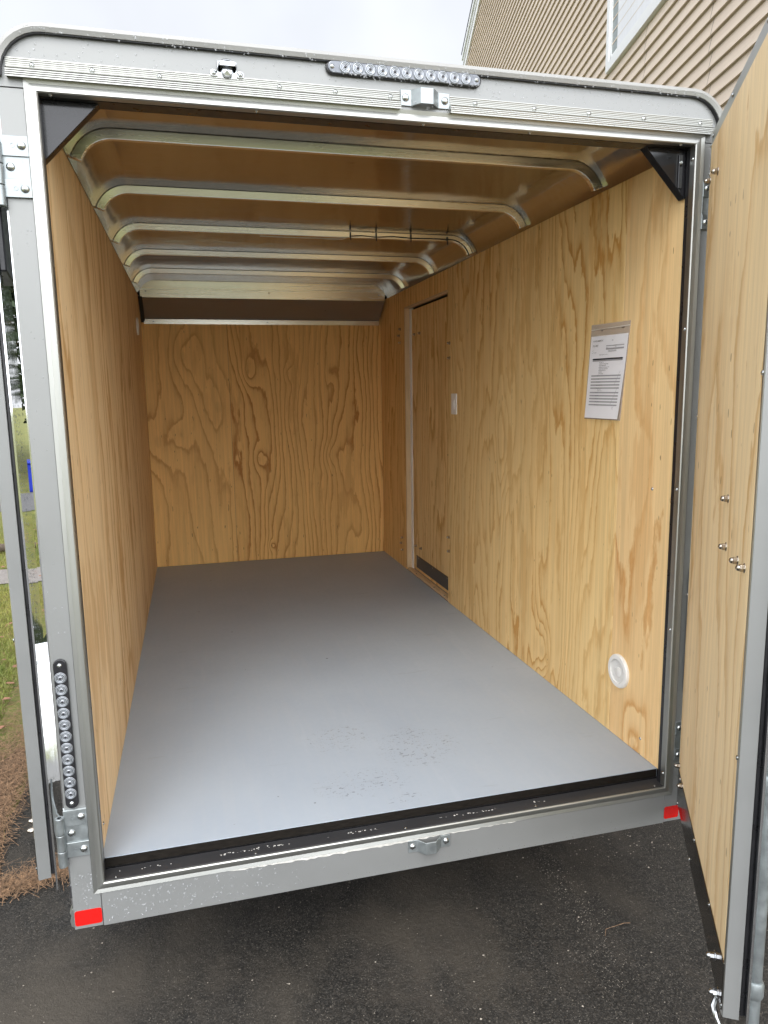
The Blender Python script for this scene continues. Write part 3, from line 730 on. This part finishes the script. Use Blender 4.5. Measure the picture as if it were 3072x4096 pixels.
# bent hinge straps carrying the left door
for zt in (.190, 1.695):
    b = MB(); th = .004
    pth = [Vector((-.0880, -.006, 0)), Vector((-.0975, .012, 0)), Vector(LP(-.005, .0470, 0)), Vector(LP(.075, .0470, 0))]
    secs = []
    for i, p in enumerate(pth):
        q = Vector((.7, .7, 0)).normalized() * th if i < 2 else ln * th
        secs.append([p + Vector((0, 0, zt - .10)), p + q + Vector((0, 0, zt - .10)), p + q + Vector((0, 0, zt)), p + Vector((0, 0, zt))])
    b.sweep(secs, smooth=False).build('hinge_strap', M_galv, LD, bevel=.0006)
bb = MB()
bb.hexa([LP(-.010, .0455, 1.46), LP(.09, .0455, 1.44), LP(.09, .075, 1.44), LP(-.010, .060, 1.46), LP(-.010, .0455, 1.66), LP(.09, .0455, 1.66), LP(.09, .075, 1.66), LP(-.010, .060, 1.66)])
bb.build('black_block', M_rubber, LD, bevel=.003)  # plain black block added on the outer skin near the door top
for z in (1.27, .62): place(SCREW, 'screw', LD, LP(.02, .0445, z), tuple(ln))
# door hold-back clip
b = MB(); b.tube([(-.083, .98, -.045), (-.125, .98, -.040), (-.150, .97, -.030), (-.165, .955, -.038)], [.006, .005, .008, .005], 8); b.box(-.088, -.081, .955, 1.005, -.075, -.01)
b.build('holdback_clip', M_chrome, T, bevel=.001)

# side rails under the skin edge and chassis, wheels with polished fenders
b = MB(); b.box(OXL + .01, OXL + .06, .10, LEN, -.115, -.031); b.box(OXR - .06, OXR - .01, .10, LEN, -.115, -.031)
for y in (.6, 1.2, 1.8, 2.4, 3.0): b.box(OXL + .06, OXR - .06, y, y + .05, -.09, -.031)
b.build('chassis_rail', M_steelunder, T)
b = MB(); b.tube([(OXL + .02, 1.85, -.16), (OXR - .02, 1.85, -.16)], .032, 14); b.build('axle', M_steelunder, T)
# little extrusion end showing left of the red tape
tri(T, [(OXL - .004, -.108), (OXL + .0035, -.112), (OXL + .0035, -.060), (OXL - .006, -.070), (OXL - .002, -.080), (OXL - .006, -.092)], .002, 3.2, 'lower_side_moulding', M_alz)
for s_, X0 in ((-1, OXL - .13), (1, OXR + .13)):
    M = Matrix.Translation((X0, 1.85, G + .30)) @ Matrix.Rotation(math.pi / 2, 4, 'Y')
    w = MB().lathe([(.17, -.09), (.26, -.09), (.29, -.075), (.30, -.05), (.30, .05), (.29, .075), (.26, .09), (.17, .09)], 40, M).build('wheel', M_tyre, T)
    MB().lathe([(.17, -.07), (.165, -.05), (.12, -.02), (.05, -.01), (.0001, -.01)], 32, M).build('rim', M_galv, w)
    xi, xo = (OXL - .001, OXL - .280) if s_ < 0 else (OXR + .001, OXR + .255)
    prf = [(1.14, -.30), (1.24, .17), (1.30, .215), (2.40, .215), (2.46, .17), (2.58, -.30)]
    b = MB(); secs = []
    for y, z in prf: secs.append([(min(xi, xo), y, z), (max(xi, xo), y, z), (max(xi, xo), y + (.003 if y < 1.8 else -.003), z - .003), (min(xi, xo), y + (.003 if y < 1.8 else -.003), z - .003)])
    b.sweep(secs, smooth=False).build('fender', M_mirror, T, bevel=.001)

# --- rain drops on the painted sheet
b = MB()
def drop(x, y, z, r, n=(0, -1, 0)):
    q = Vector(n).to_track_quat('Z', 'Y').to_matrix().to_4x4()
    M = Matrix.Translation((x, y, z)) @ q @ Matrix.Diagonal((1, 1.15, .7, 1))
    b.lathe([(r * math.cos(math.pi / 2 * k / 4), r * math.sin(math.pi / 2 * k / 4)) for k in range(4)] + [(r * .02, r)], 8, M)
for k in range(190): drop(random.uniform(-.05, 1.62), -.0036, random.uniform(1.866, 1.905), random.choice((.0009, .0012, .0018, .0024)))
for k in range(150): drop(random.uniform(1.0, 1.64), -.0036, random.uniform(1.866, 1.905), random.choice((.0008, .001, .0014)))
for k in range(190): drop(random.uniform(-.04, 1.60), -.0187, random.uniform(1.905, 1.922), random.choice((.0012, .0018, .0024)))
for k in range(280): drop(random.uniform(.6, 1.61), -.0186, random.uniform(1.824, 1.84), random.choice((.0009, .0012, .0018)))
for k in range(210):
    x = abs(random.gauss(0, .26)) + .0; drop(x if x < 1.5 else .2, -.0046, random.uniform(-.108, -.034), random.choice((.0009, .0012, .0018, .0023)))
for k in range(110): drop(random.uniform(.6, 1.5), -.0046, -.112 + abs(random.gauss(0, .012)), random.choice((.0008, .0012)))
for k in range(46): drop(random.uniform(-.07, -.015), -.0031, random.uniform(-.06, .03), random.choice((.001, .0016, .0021)))
for k in range(34): drop(random.uniform(-.072, -.03), -.0031, random.uniform(.6, 1.58), random.choice((.001, .0016, .002)))
for k in range(220): drop(1.605 + random.gauss(0, .004), -.0031, random.uniform(.15, 1.58), random.choice((.0007, .001)))
for k in range(160): drop(random.uniform(.615, .97), -.0163, 1.888 + random.gauss(0, .004), random.choice((.0012, .0018)))
for k in range(420):
    p = LP(random.uniform(.0, .5), .0446, random.uniform(.45, 1.45)); drop(p[0], p[1], p[2], random.choice((.0012, .0018, .0025)), tuple(ln))
dr = b.build('rain_drops', M_drop, T, auto=False); dr['kind'] = 'stuff'

# ------------------------------------------------------------------ document on the wall
DOC = thing('document', 'white printed specification sheet in a clear sleeve stapled to the plywood wall', 'document', (XR - .001, .40, 1.08))
TL, TR, BL, BR = (.501, 1.351), (.283, 1.347), (.528, 1.082), (.317, 1.082)
def dp(u, v, off):
    y = (TL[0] * (1 - u) + TR[0] * u) * (1 - v) + (BL[0] * (1 - u) + BR[0] * u) * v
    z = (TL[1] * (1 - u) + TR[1] * u) * (1 - v) + (BL[1] * (1 - u) + BR[1] * u) * v
    curl = .002 + .006 * v * v * (0.4 + u)
    return (XR - off - curl, y, z)
b = MB(); n = 8; vs = [dp(i / n, j / n, .0) for j in range(n + 1) for i in range(n + 1)]
vs2 = [(x + .0006, y, z) for x, y, z in vs]
b.add(vs, [(j * (n + 1) + i, j * (n + 1) + i + 1, (j + 1) * (n + 1) + i + 1, (j + 1) * (n + 1) + i) for j in range(n) for i in range(n)], True)
b.add(vs2, [(j * (n + 1) + i, j * (n + 1) + i + 1, (j + 1) * (n + 1) + i + 1, (j + 1) * (n + 1) + i) for j in range(n) for i in range(n)], True)
b.build('sheet', M_paper, DOC, auto=False)
b = MB(); b.hexa([(XR - .0005, .533, 1.078), (XR - .0005, .314, 1.078), (XR - .0005, .274, 1.384), (XR - .0005, .502, 1.389), (XR - .0016, .533, 1.078), (XR - .0016, .314, 1.078), (XR - .0016, .274, 1.384), (XR - .0016, .502, 1.389)])
b.build('sleeve', M_sleeve, DOC)
MB().tube([(XR - .0025, .500, 1.372), (XR - .003, .39, 1.371), (XR - .0025, .277, 1.370)], .0009, 6).build('sleeve_fold', M_white, DOC)
for y in (.435, .312): MB().box(XR - .004, XR - .0018, y - .006, y + .006, 1.3655, 1.3672).build('staple', M_slot, DOC)
def bars(rows):
    b = MB()
    for u0, u1, v0, v1 in rows:
        m_ = 8
        for i in range(m_):
            a0 = u0 + (u1 - u0) * i / m_; a1 = u0 + (u1 - u0) * (i + 1) / m_
            b.add([dp(a0, v0, .0007), dp(a1, v0, .0007), dp(a1, v1, .0007), dp(a0, v1, .0007)], [(0, 1, 2, 3)])
    return b
bars([(.45, .93, .120, .130), (.45, .93, .152, .170), (.10, .93, .290, .305)] +
     [(.10, .93, v, v + .016) for v in (.472, .510, .547, .585, .622, .677, .715, .752, .789, .827)]).build('grey_bars', M_inkg, DOC)
bars([(.10, .93, .270, .288)]).build('black_bar', M_ink, DOC)
pb = MB()
for u0, v0, u1, v1 in ((.78, .60, .90, .43), (.74, .83, .88, .62), (.80, .88, .84, .85), (.80, .85, .83, .89), (.70, .070, .88, .062), (.36, .25, .42, .09), (.40, .60, .44, .40)):
    if u0 < .6: continue
    pb.add([dp(u0, v0, .0009), dp(u0 + .006, v0, .0009), dp(u1 + .006, v1, .0009), dp(u1, v1, .0009)], [(0, 1, 2, 3)])
pb.build('pencil_marks', M_pencil, DOC)
TXT = [('CAR MATE TRAILERS, INC.', .06, .068, .026, 0), ('SPEC SHEET', .07, .128, .030, 0), ('DATE', .07, .178, .012, 0), ('STOCK  SPORTSTER', .06, .205, .014, 0),
       ('SERIAL', .46, .150, .012, 0), ('DATE', .70, .146, .012, 0), ('5A3C612D7L001981', .52, .198, .026, 0), ('DELIVER TO DEALER STOCK FOR YOU', .28, .232, .014, 0),
       ('INV', .60, .070, .020, 0), ('ITEM          OPTION          QTY          PRICE', .12, .284, .011, 1)]
for k, s_ in enumerate(('5X8 CARGO 6 FT', 'WHITE VINYL FLOOR TRIM PANELS', 'BLACK ALUMINUM FRONT', 'ALUMINUM DOOR HOLD FLUSH LOCK', 'ALUMINUM DOORS & FLAT LINER', 'WHITE LAMPS FRONT LED', '15 IN RADIAL', 'PLYWOOD WALLS')): TXT.append((s_, .30, .325 + .0195 * k, .0165, 0))
for k, (s_, v) in enumerate((('SIDE DOOR', .486), ('ROOF VENT', .524), ('INTERIOR HEIGHT 6', .561), ('REAR DOOR ALUMINUM FRAME', .599), ('SIDE DOOR W/ FLUSH LOCK', .636), ('SPARE TIRE', .691), ('SIDE WALL VENTS', .729), ('LED DOME LIGHT', .766), ('SWITCH LED INTERIOR', .803), ('GRAY FLOOR PAINT', .841))):
    TXT.append((s_, .27, v, .013, 0)); TXT.append(('1', .70, v, .013, 0))
for k, s_ in enumerate(('UPGRADE TO 6 IN', 'MOUNTED UNDER FLOOR')): TXT.append((s_, .31, .651 + .016 * k, .013, 0))
tb = MB()
for s_, u0, v0, h, inv in TXT:
    if inv: continue
    cu = bpy.data.curves.new('t', 'FONT'); cu.body = s_; cu.size = 1.0; cu.resolution_u = 1
    ob = bpy.data.objects.new('t', cu); COL.objects.link(ob); dg = bpy.context.evaluated_depsgraph_get()
    me = bpy.data.meshes.new_from_object(ob.evaluated_get(dg))
    tb.add([dp(u0 + v.co.x * h * 1.0, v0 - v.co.y * h * 1.05, .0008) for v in me.vertices], [tuple(p.vertices) for p in me.polygons])
    bpy.data.objects.remove(ob); bpy.data.meshes.remove(me)
tb.build('print', M_ink, DOC, auto=False)

# ------------------------------------------------------------------ house
A = R_(77); hd = Vector((math.cos(A), math.sin(A), 0)); hn = Vector((-math.sin(A), math.cos(A), 0))   # hn points from wall towards the trailer
HD = 2.69; HO = Vector((CAMP.x, CAMP.y, 0)) - hn * HD
hP = lambda s, t, z: tuple(HO + hd * s + hn * t + Vector((0, 0, z)))
H = thing('house', 'tan vinyl sided house wall rising behind the trailer with a white framed window', 'house', hP(8, 0, G))
s_a, s_b = 1.2, 7.16 * HD + .3
top = lambda s: CAMP.z + HD * (2.9037 + (7.1604 - s / HD) * .176)
courses = []; z = G + .35; ex = .1143
b = MB(); si = 0
while z < top(0) + .3:
    # each course leans out to a butt edge, then steps back
    sE = s_b
    if z + ex > top(s_b): sE = (7.1604 - ((z + ex - CAMP.z) / HD - 2.9037) / .176) * HD
    if sE > s_a + .2:
        b.add([hP(s_a, .030, z), hP(sE, .030, z), hP(s_a, .006, z + ex - .0005), hP(sE, .006, z + ex - .0005), hP(s_a, .004, z), hP(sE, .004, z)],
              [(0, 1, 3, 2), (0, 4, 5, 1)])
    z += ex
b.build('siding', M_siding, H)
b = MB(); b.prism([(s_a, G + .3), (s_b, G + .3), (s_b, top(s_b)), (s_a, top(s_a))], lambda a, c, t: hP(a, t, c), -.2, .003).build('wall', M_siding, H)
MB().prism([(s_a, G), (s_b, G), (s_b, G + .36), (s_a, G + .36)], lambda a, c, t: hP(a, t, c), -.25, .010).build('foundation', M_conc, H)
# overlapping panel ends: a fine stepped seam
b = MB()
for sc0, zz in ((2.70, 1.0), (2.20, .95)):
    for k in range(-30, 40):
        zc = G + .35 + ex * (round((zz * HD + CAMP.z - G - .35) / ex) + k); off = (.03 if k % 4 < 2 else -.05) * 0 + (k % 2) * .02
        sx = sc0 * HD + off
        if s_a < sx < s_b and zc + ex < top(sx): b.hexa([hP(sx, .0305, zc), hP(sx + .003, .0305, zc), hP(sx + .003, .0305, zc + .002), hP(sx, .0305, zc + .002), hP(sx, .0075, zc + ex), hP(sx + .003, .0075, zc + ex), hP(sx + .003, .004, zc + ex), hP(sx, .004, zc + ex)])
b.build('panel_seam', M_slot, H)
# rake: soffit board and fascia
def ringb(o0, o1, t0, t1, name, mat):
    pl = [(s_a - .3, top(s_a - .3) + o0), (s_b + .0, top(s_b) + o0), (s_b + .0, top(s_b) + o1), (s_a - .3, top(s_a - .3) + o1)]
    return MB().prism(pl, lambda a, c, t: hP(a, t, c), t0, t1).build(name, mat, H)
ringb(-.05, .40, .020, .050, 'rake_board', M_trim); ringb(.10, .17, .0505, .062, 'rake_moulding', M_rake); ringb(.30, .42, .0505, .080, 'rake_moulding', M_trim); ringb(.425, .46, -.4, .090, 'roof', M_shing)
MB().prism([(s_b - .10, G + .3), (s_b + .03, G + .3), (s_b + .03, top(s_b)), (s_b - .1, top(s_b))], lambda a, c, t: hP(a, t, c), .0, .035).build('corner_board', M_trim, H)
# window
w0, w1 = 2.20 * HD, 3.098 * HD; wz0, wz1 = CAMP.z + 1.225 * HD, CAMP.z + 1.225 * HD + 1.45
WN = MB(); fw = .085
for a0, a1, c0, c1 in ((w0, w1, wz0, wz0 + fw), (w0, w1, wz1 - fw, wz1), (w0, w0 + fw, wz0 + fw, wz1 - fw), (w1 - fw, w1, wz0 + fw, wz1 - fw)):
    WN.prism([(a0, c0), (a1, c0), (a1, c1), (a0, c1)], lambda a, c, t: hP(a, t, c), .0, .052)
WN = WN.build('window', M_trim, H, bevel=.004)
b = MB()
for a0, a1, c0, c1 in ((w0 + fw, w1 - fw, wz0 + fw, wz0 + fw + .045), (w0 + fw, w0 + fw + .04, wz0 + fw, wz1 - fw), (w1 - fw - .04, w1 - fw, wz0 + fw, wz1 - fw), (w0 + fw, w1 - fw, wz0 + .70, wz0 + .745)):
    b.prism([(a0, c0), (a1, c0), (a1, c1), (a0, c1)], lambda a, c, t: hP(a, t, c), .005, .036)
b.build('sash', M_trim, WN, bevel=.003)
MB().prism([(w0 + fw, wz0 + fw), (w1 - fw, wz0 + fw), (w1 - fw, wz1 - fw), (w0 + fw, wz1 - fw)], lambda a, c, t: hP(a, t, c), .0245, .0265).build('pane', M_glass, WN)
MB().prism([(w0 + fw + .04, wz0 + fw + .045), (w1 - fw - .20, wz0 + fw + .045), (w1 - fw - .20, wz1 - fw), (w0 + fw + .04, wz1 - fw)], lambda a, c, t: hP(a, t, c), .027, .0285).build('curtain', M_blind, WN)

# ------------------------------------------------------------------ ground
def flat(name, poly, z, mat, kind='structure'):
    me = bpy.data.meshes.new(name); me.from_pydata([(x, y, z) for x, y in poly], [], [tuple(range(len(poly)))]); me.materials.append(mat)
    o = bpy.data.objects.new(name, me); COL.objects.link(o); o['kind'] = kind; return o
flat('ground', [(-150, -150), (150, -150), (150, 150), (-150, 150)], G - .004, M_lawn)
drv = [(-2.6, -9), (-2.4, -1.5), (-1.9, .05), (-1.2, .45), (-.75, .62), (-.45, .74)]
y = .80
while y < 6.2: drv.append((-.49 - .03 * math.sin(y * 3.1) + random.uniform(-.02, .02) - .02 * y, y)); y += .12
drv += [(-.6, 6.3), (3.0, 6.3), (2.75, 3.2), (2.55, .9), (2.45, -9)]
flat('driveway', drv, G, M_asph)
flat('litter_bed', [(-2.1, .10), (-1.2, .42), (-.75, .60), (-.44, .72), (-.53, 1.2), (-.55, 1.8), (-.60, 1.8), (-.72, 1.5), (-.85, 1.2), (-1.3, 1.1), (-2.3, .8)], G + .0035, M_litter)
flat('path', [(-9, 5.15), (-.58, 5.25), (-.58, 5.85), (-9, 5.8)], G + .0035, M_path)
flat('road', [(-80, 9.9), (2.6, 9.9), (2.6, 12.2), (-80, 12.2)], G + .0035, M_road)
# concrete step edge right of the open door
slab = MB().box(2.72, 3.3, .95, 1.9, G, G + .12).build('concrete_slab', M_conc, None, org=(3, 1.4, G), bevel=.01)
setp(slab, 'grey concrete slab on the ground beside the house wall', 'slab')

def fromnp(name, V, F, mat, org=(0, 0, 0)):
    me = bpy.data.meshes.new(name); me.from_pydata(V.tolist(), [], F.tolist()); me.materials.append(mat)
    o = bpy.data.objects.new(name, me); COL.objects.link(o); o.location = org; return o
def strips(P0, P1, w, up):
    """thin quads from P0 to P1 with width vector w"""
    n = len(P0); V = np.stack([P0 - w, P0 + w, P1 + w * .3, P1 - w * .3], 1).reshape(-1, 3); F = np.arange(4 * n).reshape(n, 4); return V, F
# needle litter
def needles(n, fx):
    p = fx(n); a = rng.uniform(0, np.pi, n); L = rng.uniform(.02, .055, n)
    z0 = G + .005 + rng.uniform(0, .012, n); z1 = z0 + rng.uniform(-.003, .014, n)
    d = np.stack([np.cos(a), np.sin(a)], 1); P0 = np.column_stack([p - d * L[:, None], z0]); P1 = np.column_stack([p + d * L[:, None], z1])
    w = np.column_stack([-d[:, 1], d[:, 0], np.zeros(n)]) * .0011; return strips(P0, P1, w, 0)
def fbed(n):
    y = .55 + rng.beta(1.1, 2.2, n) * 2.3; x = -.52 - rng.exponential(.12, n); x += rng.normal(0, .03, n); return np.column_stack([x, y])
def fdrift(n):
    t = rng.uniform(0, 1, n); return np.column_stack([-.62 + .60 * t + rng.normal(0, .02, n), .66 + .20 * t + rng.normal(0, .035, n)])
def ffar(n): return np.column_stack([rng.uniform(-1.6, -.55, n), rng.uniform(2.2, 5, n)])
Vs, Fs, k0 = [], [], 0
for n, f in ((7000, fbed), (1500, fdrift), (1500, ffar)):
    V, F = needles(n, f); Vs.append(V); Fs.append(F + k0); k0 += len(V)
nd = fromnp('pine_needles', np.concatenate(Vs), np.concatenate(Fs), M_needle); setp(nd, 'brown fallen pine needles along the edge of the asphalt', 'needles', kind='stuff')
# grass blades
n = 60000
x = -.56 - rng.exponential(.8, n); y = 1.15 + rng.beta(1, 1.8, n) * 8.5; x = x - .09 * y
keep = ~((y > 5.1) & (y < 5.9)) & (rng.random(n) > .25)
x, y = x[keep], y[keep]; n = len(x)
a = rng.uniform(0, 2 * np.pi, n); h = rng.uniform(.015, .05, n); w = np.column_stack([np.cos(a), np.sin(a), np.zeros(n)]) * .002
P0 = np.column_stack([x, y, np.full(n, G - .003)]); P1 = P0 + np.column_stack([rng.normal(0, .018, n), rng.normal(0, .018, n), h])
V, F = strips(P0, P1, w, 0); gr = fromnp('grass', V, F, M_grass); setp(gr, 'short yellow green lawn grass left of the trailer', 'grass', kind='stuff')
n = 5000; x = rng.uniform(2.55, 4.2, n); y = rng.uniform(-1.5, 6, n); a = rng.uniform(0, 2 * np.pi, n); w = np.column_stack([np.cos(a), np.sin(a), np.zeros(n)]) * .0025
P0 = np.column_stack([x, y, np.full(n, G - .003)]); P1 = P0 + np.column_stack([rng.normal(0, .02, n), rng.normal(0, .02, n), rng.uniform(.03, .09, n)])
V, F = strips(P0, P1, w, 0); gr = fromnp('grass', V, F, M_grass); setp(gr, 'strip of green grass between the driveway and the house', 'grass', kind='stuff')
# fallen leaves
lb_ = MB()
for k in range(260):
    y = random.uniform(.6, 8.5); x = -.52 - random.expovariate(1.3) - .08 * y; r = random.uniform(.012, .03); a = random.uniform(0, 6.28); z = G + .02 + random.random() * .015
    pts = [(math.cos(a + q) * r * (1 if i % 2 else .75), math.sin(a + q) * r * .7) for i, q in enumerate([0, .9, 1.8, 2.9, 3.9, 5.1])]
    c_, s_ = math.cos(a), math.sin(a)
    lb_.add([(x + px, y + py, z + random.uniform(-.004, .006)) for px, py in pts], [(0, 1, 2, 3, 4, 5)])
lv = lb_.build('fallen_leaves', M_leaf, None, auto=False); setp(lv, 'scattered reddish brown fallen leaves on the lawn', 'leaves', kind='stuff')
# loose grit on the asphalt: small irregular stones
gb = MB()
def pebble(x, y, r):
    zc = G + r * .25; ps = []
    for dx, dy, dz in ((1, 0, 0), (0, 1, 0), (-1, 0, 0), (0, -1, 0), (0, 0, .7), (0, 0, -.5)):
        k = r * random.uniform(.7, 1.2); ps.append((x + dx * k, y + dy * k, zc + dz * k))
    gb.add(ps, [(0, 1, 4), (1, 2, 4), (2, 3, 4), (3, 0, 4), (1, 0, 5), (2, 1, 5), (3, 2, 5), (0, 3, 5)])
for k in range(1500):
    x, y = random.uniform(-.4, 2.1), random.uniform(-.75, 1.0); pebble(x, y, random.choice((.0009, .0011, .0014, .0018)) if random.random() < .93 else random.uniform(.002, .0042))
for k in range(420):
    t = random.random(); x = 1.42 - .10 * t + random.gauss(0, .028 + .03 * t); y = .55 - .75 * t; pebble(x, y, random.choice((.001, .0014, .0018)))
for k in range(120): pebble(random.uniform(1.5, 1.9), random.uniform(.3, .9), random.uniform(.0015, .004))
gv = gb.build('loose_grit', M_stone, None, auto=False); setp(gv, 'pale grit scattered over the dark wet asphalt', 'grit', kind='stuff')
tw = MB().tube([(1.385, -.02, G + .006), (1.40, .0, G + .012), (1.47, .012, G + .008), (1.49, .010, G + .006)], [.0005, .0008, .0008, .0004], 6).build('twig', M_needle, None, org=(1.43, 0, G))
setp(tw, 'thin pale dry twig lying on the asphalt below the bumper', 'twig')
# log on the lawn
lg = MB().tube([(-3.6, 6.55, G + .05), (-2.8, 6.75, G + .06), (-2.1, 6.62, G + .06), (-1.45, 6.8, G + .05)], [.05, .065, .06, .03], 12)
lg.tube([(-2.1, 6.62, G + .06), (-1.9, 6.3, G + .1), (-1.75, 6.15, G + .04)], [.02, .015, .008], 8)
lg = lg.build('fallen_branch', M_bark, None, org=(-2.5, 6.6, G)); setp(lg, 'thick grey fallen branch lying across the lawn', 'branch')
# blue bin at the roadside
bn = thing('recycling_bin', 'small blue plastic bin standing by the road beyond the lawn', 'bin', (-2.70, 12.35, G))
b = MB(); b.hexa([(-2.90, 12.15, G), (-2.46, 12.15, G), (-2.46, 12.55, G), (-2.90, 12.55, G), (-2.95, 12.1, G + .50), (-2.42, 12.1, G + .50), (-2.42, 12.6, G + .50), (-2.95, 12.6, G + .50)]); b.build('body', M_blue, bn, bevel=.02)
MB().box(-2.97, -2.40, 12.08, 12.62, G + .503, G + .55).build('lid', M_blue, bn, bevel=.015)

# ------------------------------------------------------------------ trees
def crown_mesh(name, blobs, n, leaf, mat):
    Vv = []; per = n // len(blobs)
    for cx, cy, cz, rx, rz in blobs:
        g = rng.normal(0, 1, (per, 3)); g /= np.linalg.norm(g, axis=1)[:, None]; g *= rng.uniform(.35, 1.05, per)[:, None] ** .6
        c = np.column_stack([cx + g[:, 0] * rx, cy + g[:, 1] * rx, cz + g[:, 2] * rz])
        a = rng.normal(0, 1, (per, 3)); a /= np.linalg.norm(a, axis=1)[:, None]; b_ = np.cross(a, rng.normal(0, 1, (per, 3))); b_ /= np.linalg.norm(b_, axis=1)[:, None]
        s_ = rng.uniform(.5, 1.2, per)[:, None] * leaf
        Vv.append(np.stack([c - a * s_, c + b_ * s_ * .5, c + a * s_, c - b_ * s_ * .5], 1).reshape(-1, 3))
    V = np.concatenate(Vv); F = np.arange(len(V)).reshape(-1, 4)
    me = bpy.data.meshes.new(name); me.from_pydata(V.tolist(), [], F.tolist()); me.materials.append(mat); return me
def blobs_round(h, r, k):
    out = []
    for i in range(k):
        a = random.uniform(0, 6.28); q = random.uniform(0, .7) * r; out.append((math.cos(a) * q, math.sin(a) * q, h * random.uniform(.42, .92), r * random.uniform(.3, .5), r * random.uniform(.28, .45)))
    return out
def blobs_cone(h, r, k):
    out = []
    for i in range(k):
        t = i / k; a = random.uniform(0, 6.28); rr = r * (1 - t) + .25; out.append((math.cos(a) * rr * .45, math.sin(a) * rr * .45, h * (.15 + .82 * t), rr * .75, h * .05 + .15))
    return out
def trunk_mesh(h, r):
    b = MB(); b.tube([(0, 0, 0), (.05, .02, h * .3), (-.05, .04, h * .6), (.02, 0, h * .95)], [r, r * .75, r * .5, r * .12], 10)
    for k in range(7):
        a = random.uniform(0, 6.28); z = h * random.uniform(.35, .8); L = h * .22
        b.tube([(0, 0, z), (math.cos(a) * L * .5, math.sin(a) * L * .5, z + L * .3), (math.cos(a) * L, math.sin(a) * L, z + L * .75)], [r * .35, r * .22, r * .06], 6)
    return b.mesh('trunk', M_bark)
KIND = {'evergreen': [(crown_mesh('crown', blobs_cone(9.5, 2.6, 22), 9000, .16, M_leafd), trunk_mesh(9.5, .2)), (crown_mesh('crown', blobs_cone(7.5, 2.4, 18), 8000, .15, M_leafd), trunk_mesh(7.5, .17))],
        'maple': [(crown_mesh('crown', blobs_round(8.5, 3.4, 20), 9000, .15, M_leafg), trunk_mesh(8.5, .22))],
        'oak': [(crown_mesh('crown', blobs_round(8, 3.2, 18), 6500, .15, M_leafb), trunk_mesh(8, .22))]}
TREES = [('evergreen', -4.3, 15.0, 'dark evergreen beyond the road, nearest to the blue bin'), ('evergreen', -6.6, 16.4, 'dark evergreen beyond the road, second from the blue bin'), ('maple', -2.4, 19.5, 'yellow green tree standing behind the blue bin'),
         ('evergreen', -9.5, 15.2, 'dark evergreen beyond the road, farthest left of the bin'), ('oak', -5.6, 21, 'rust brown tree behind the evergreens across the road'), 
         ('maple', -10, 3, 'yellow green tree on the lawn to the left of the driveway'), ('evergreen', -11, 7.5, 'dark evergreen at the left edge of the lawn'), ('maple', -13, -6, 'yellow green tree behind the camera on the left'),
         ('evergreen', -15, -27, 'dark evergreen behind the camera, left of the driveway'), ('maple', -4, -40, 'yellow green tree behind the camera at the end of the driveway'), ('evergreen', 12, -30, 'dark evergreen behind the camera, right of the driveway'), ('oak', 22, -20, 'rust brown tree behind the camera on the right')]
for i, (kd_, x, y, lab) in enumerate(TREES):
    cm, tm = KIND[kd_][i % len(KIND[kd_])]
    t = bpy.data.objects.new(kd_ + '_tree', None); COL.objects.link(t); t.location = (x, y, G); t.rotation_euler[2] = random.uniform(0, 6.28); s_ = random.uniform(.9, 1.15); t.scale = (s_, s_, s_)
    setp(t, lab, 'tree', 'trees around the lawn and driveway')
    for nm, me in (('crown', cm), ('trunk', tm)):
        o = bpy.data.objects.new(nm, me); COL.objects.link(o); o.parent = t
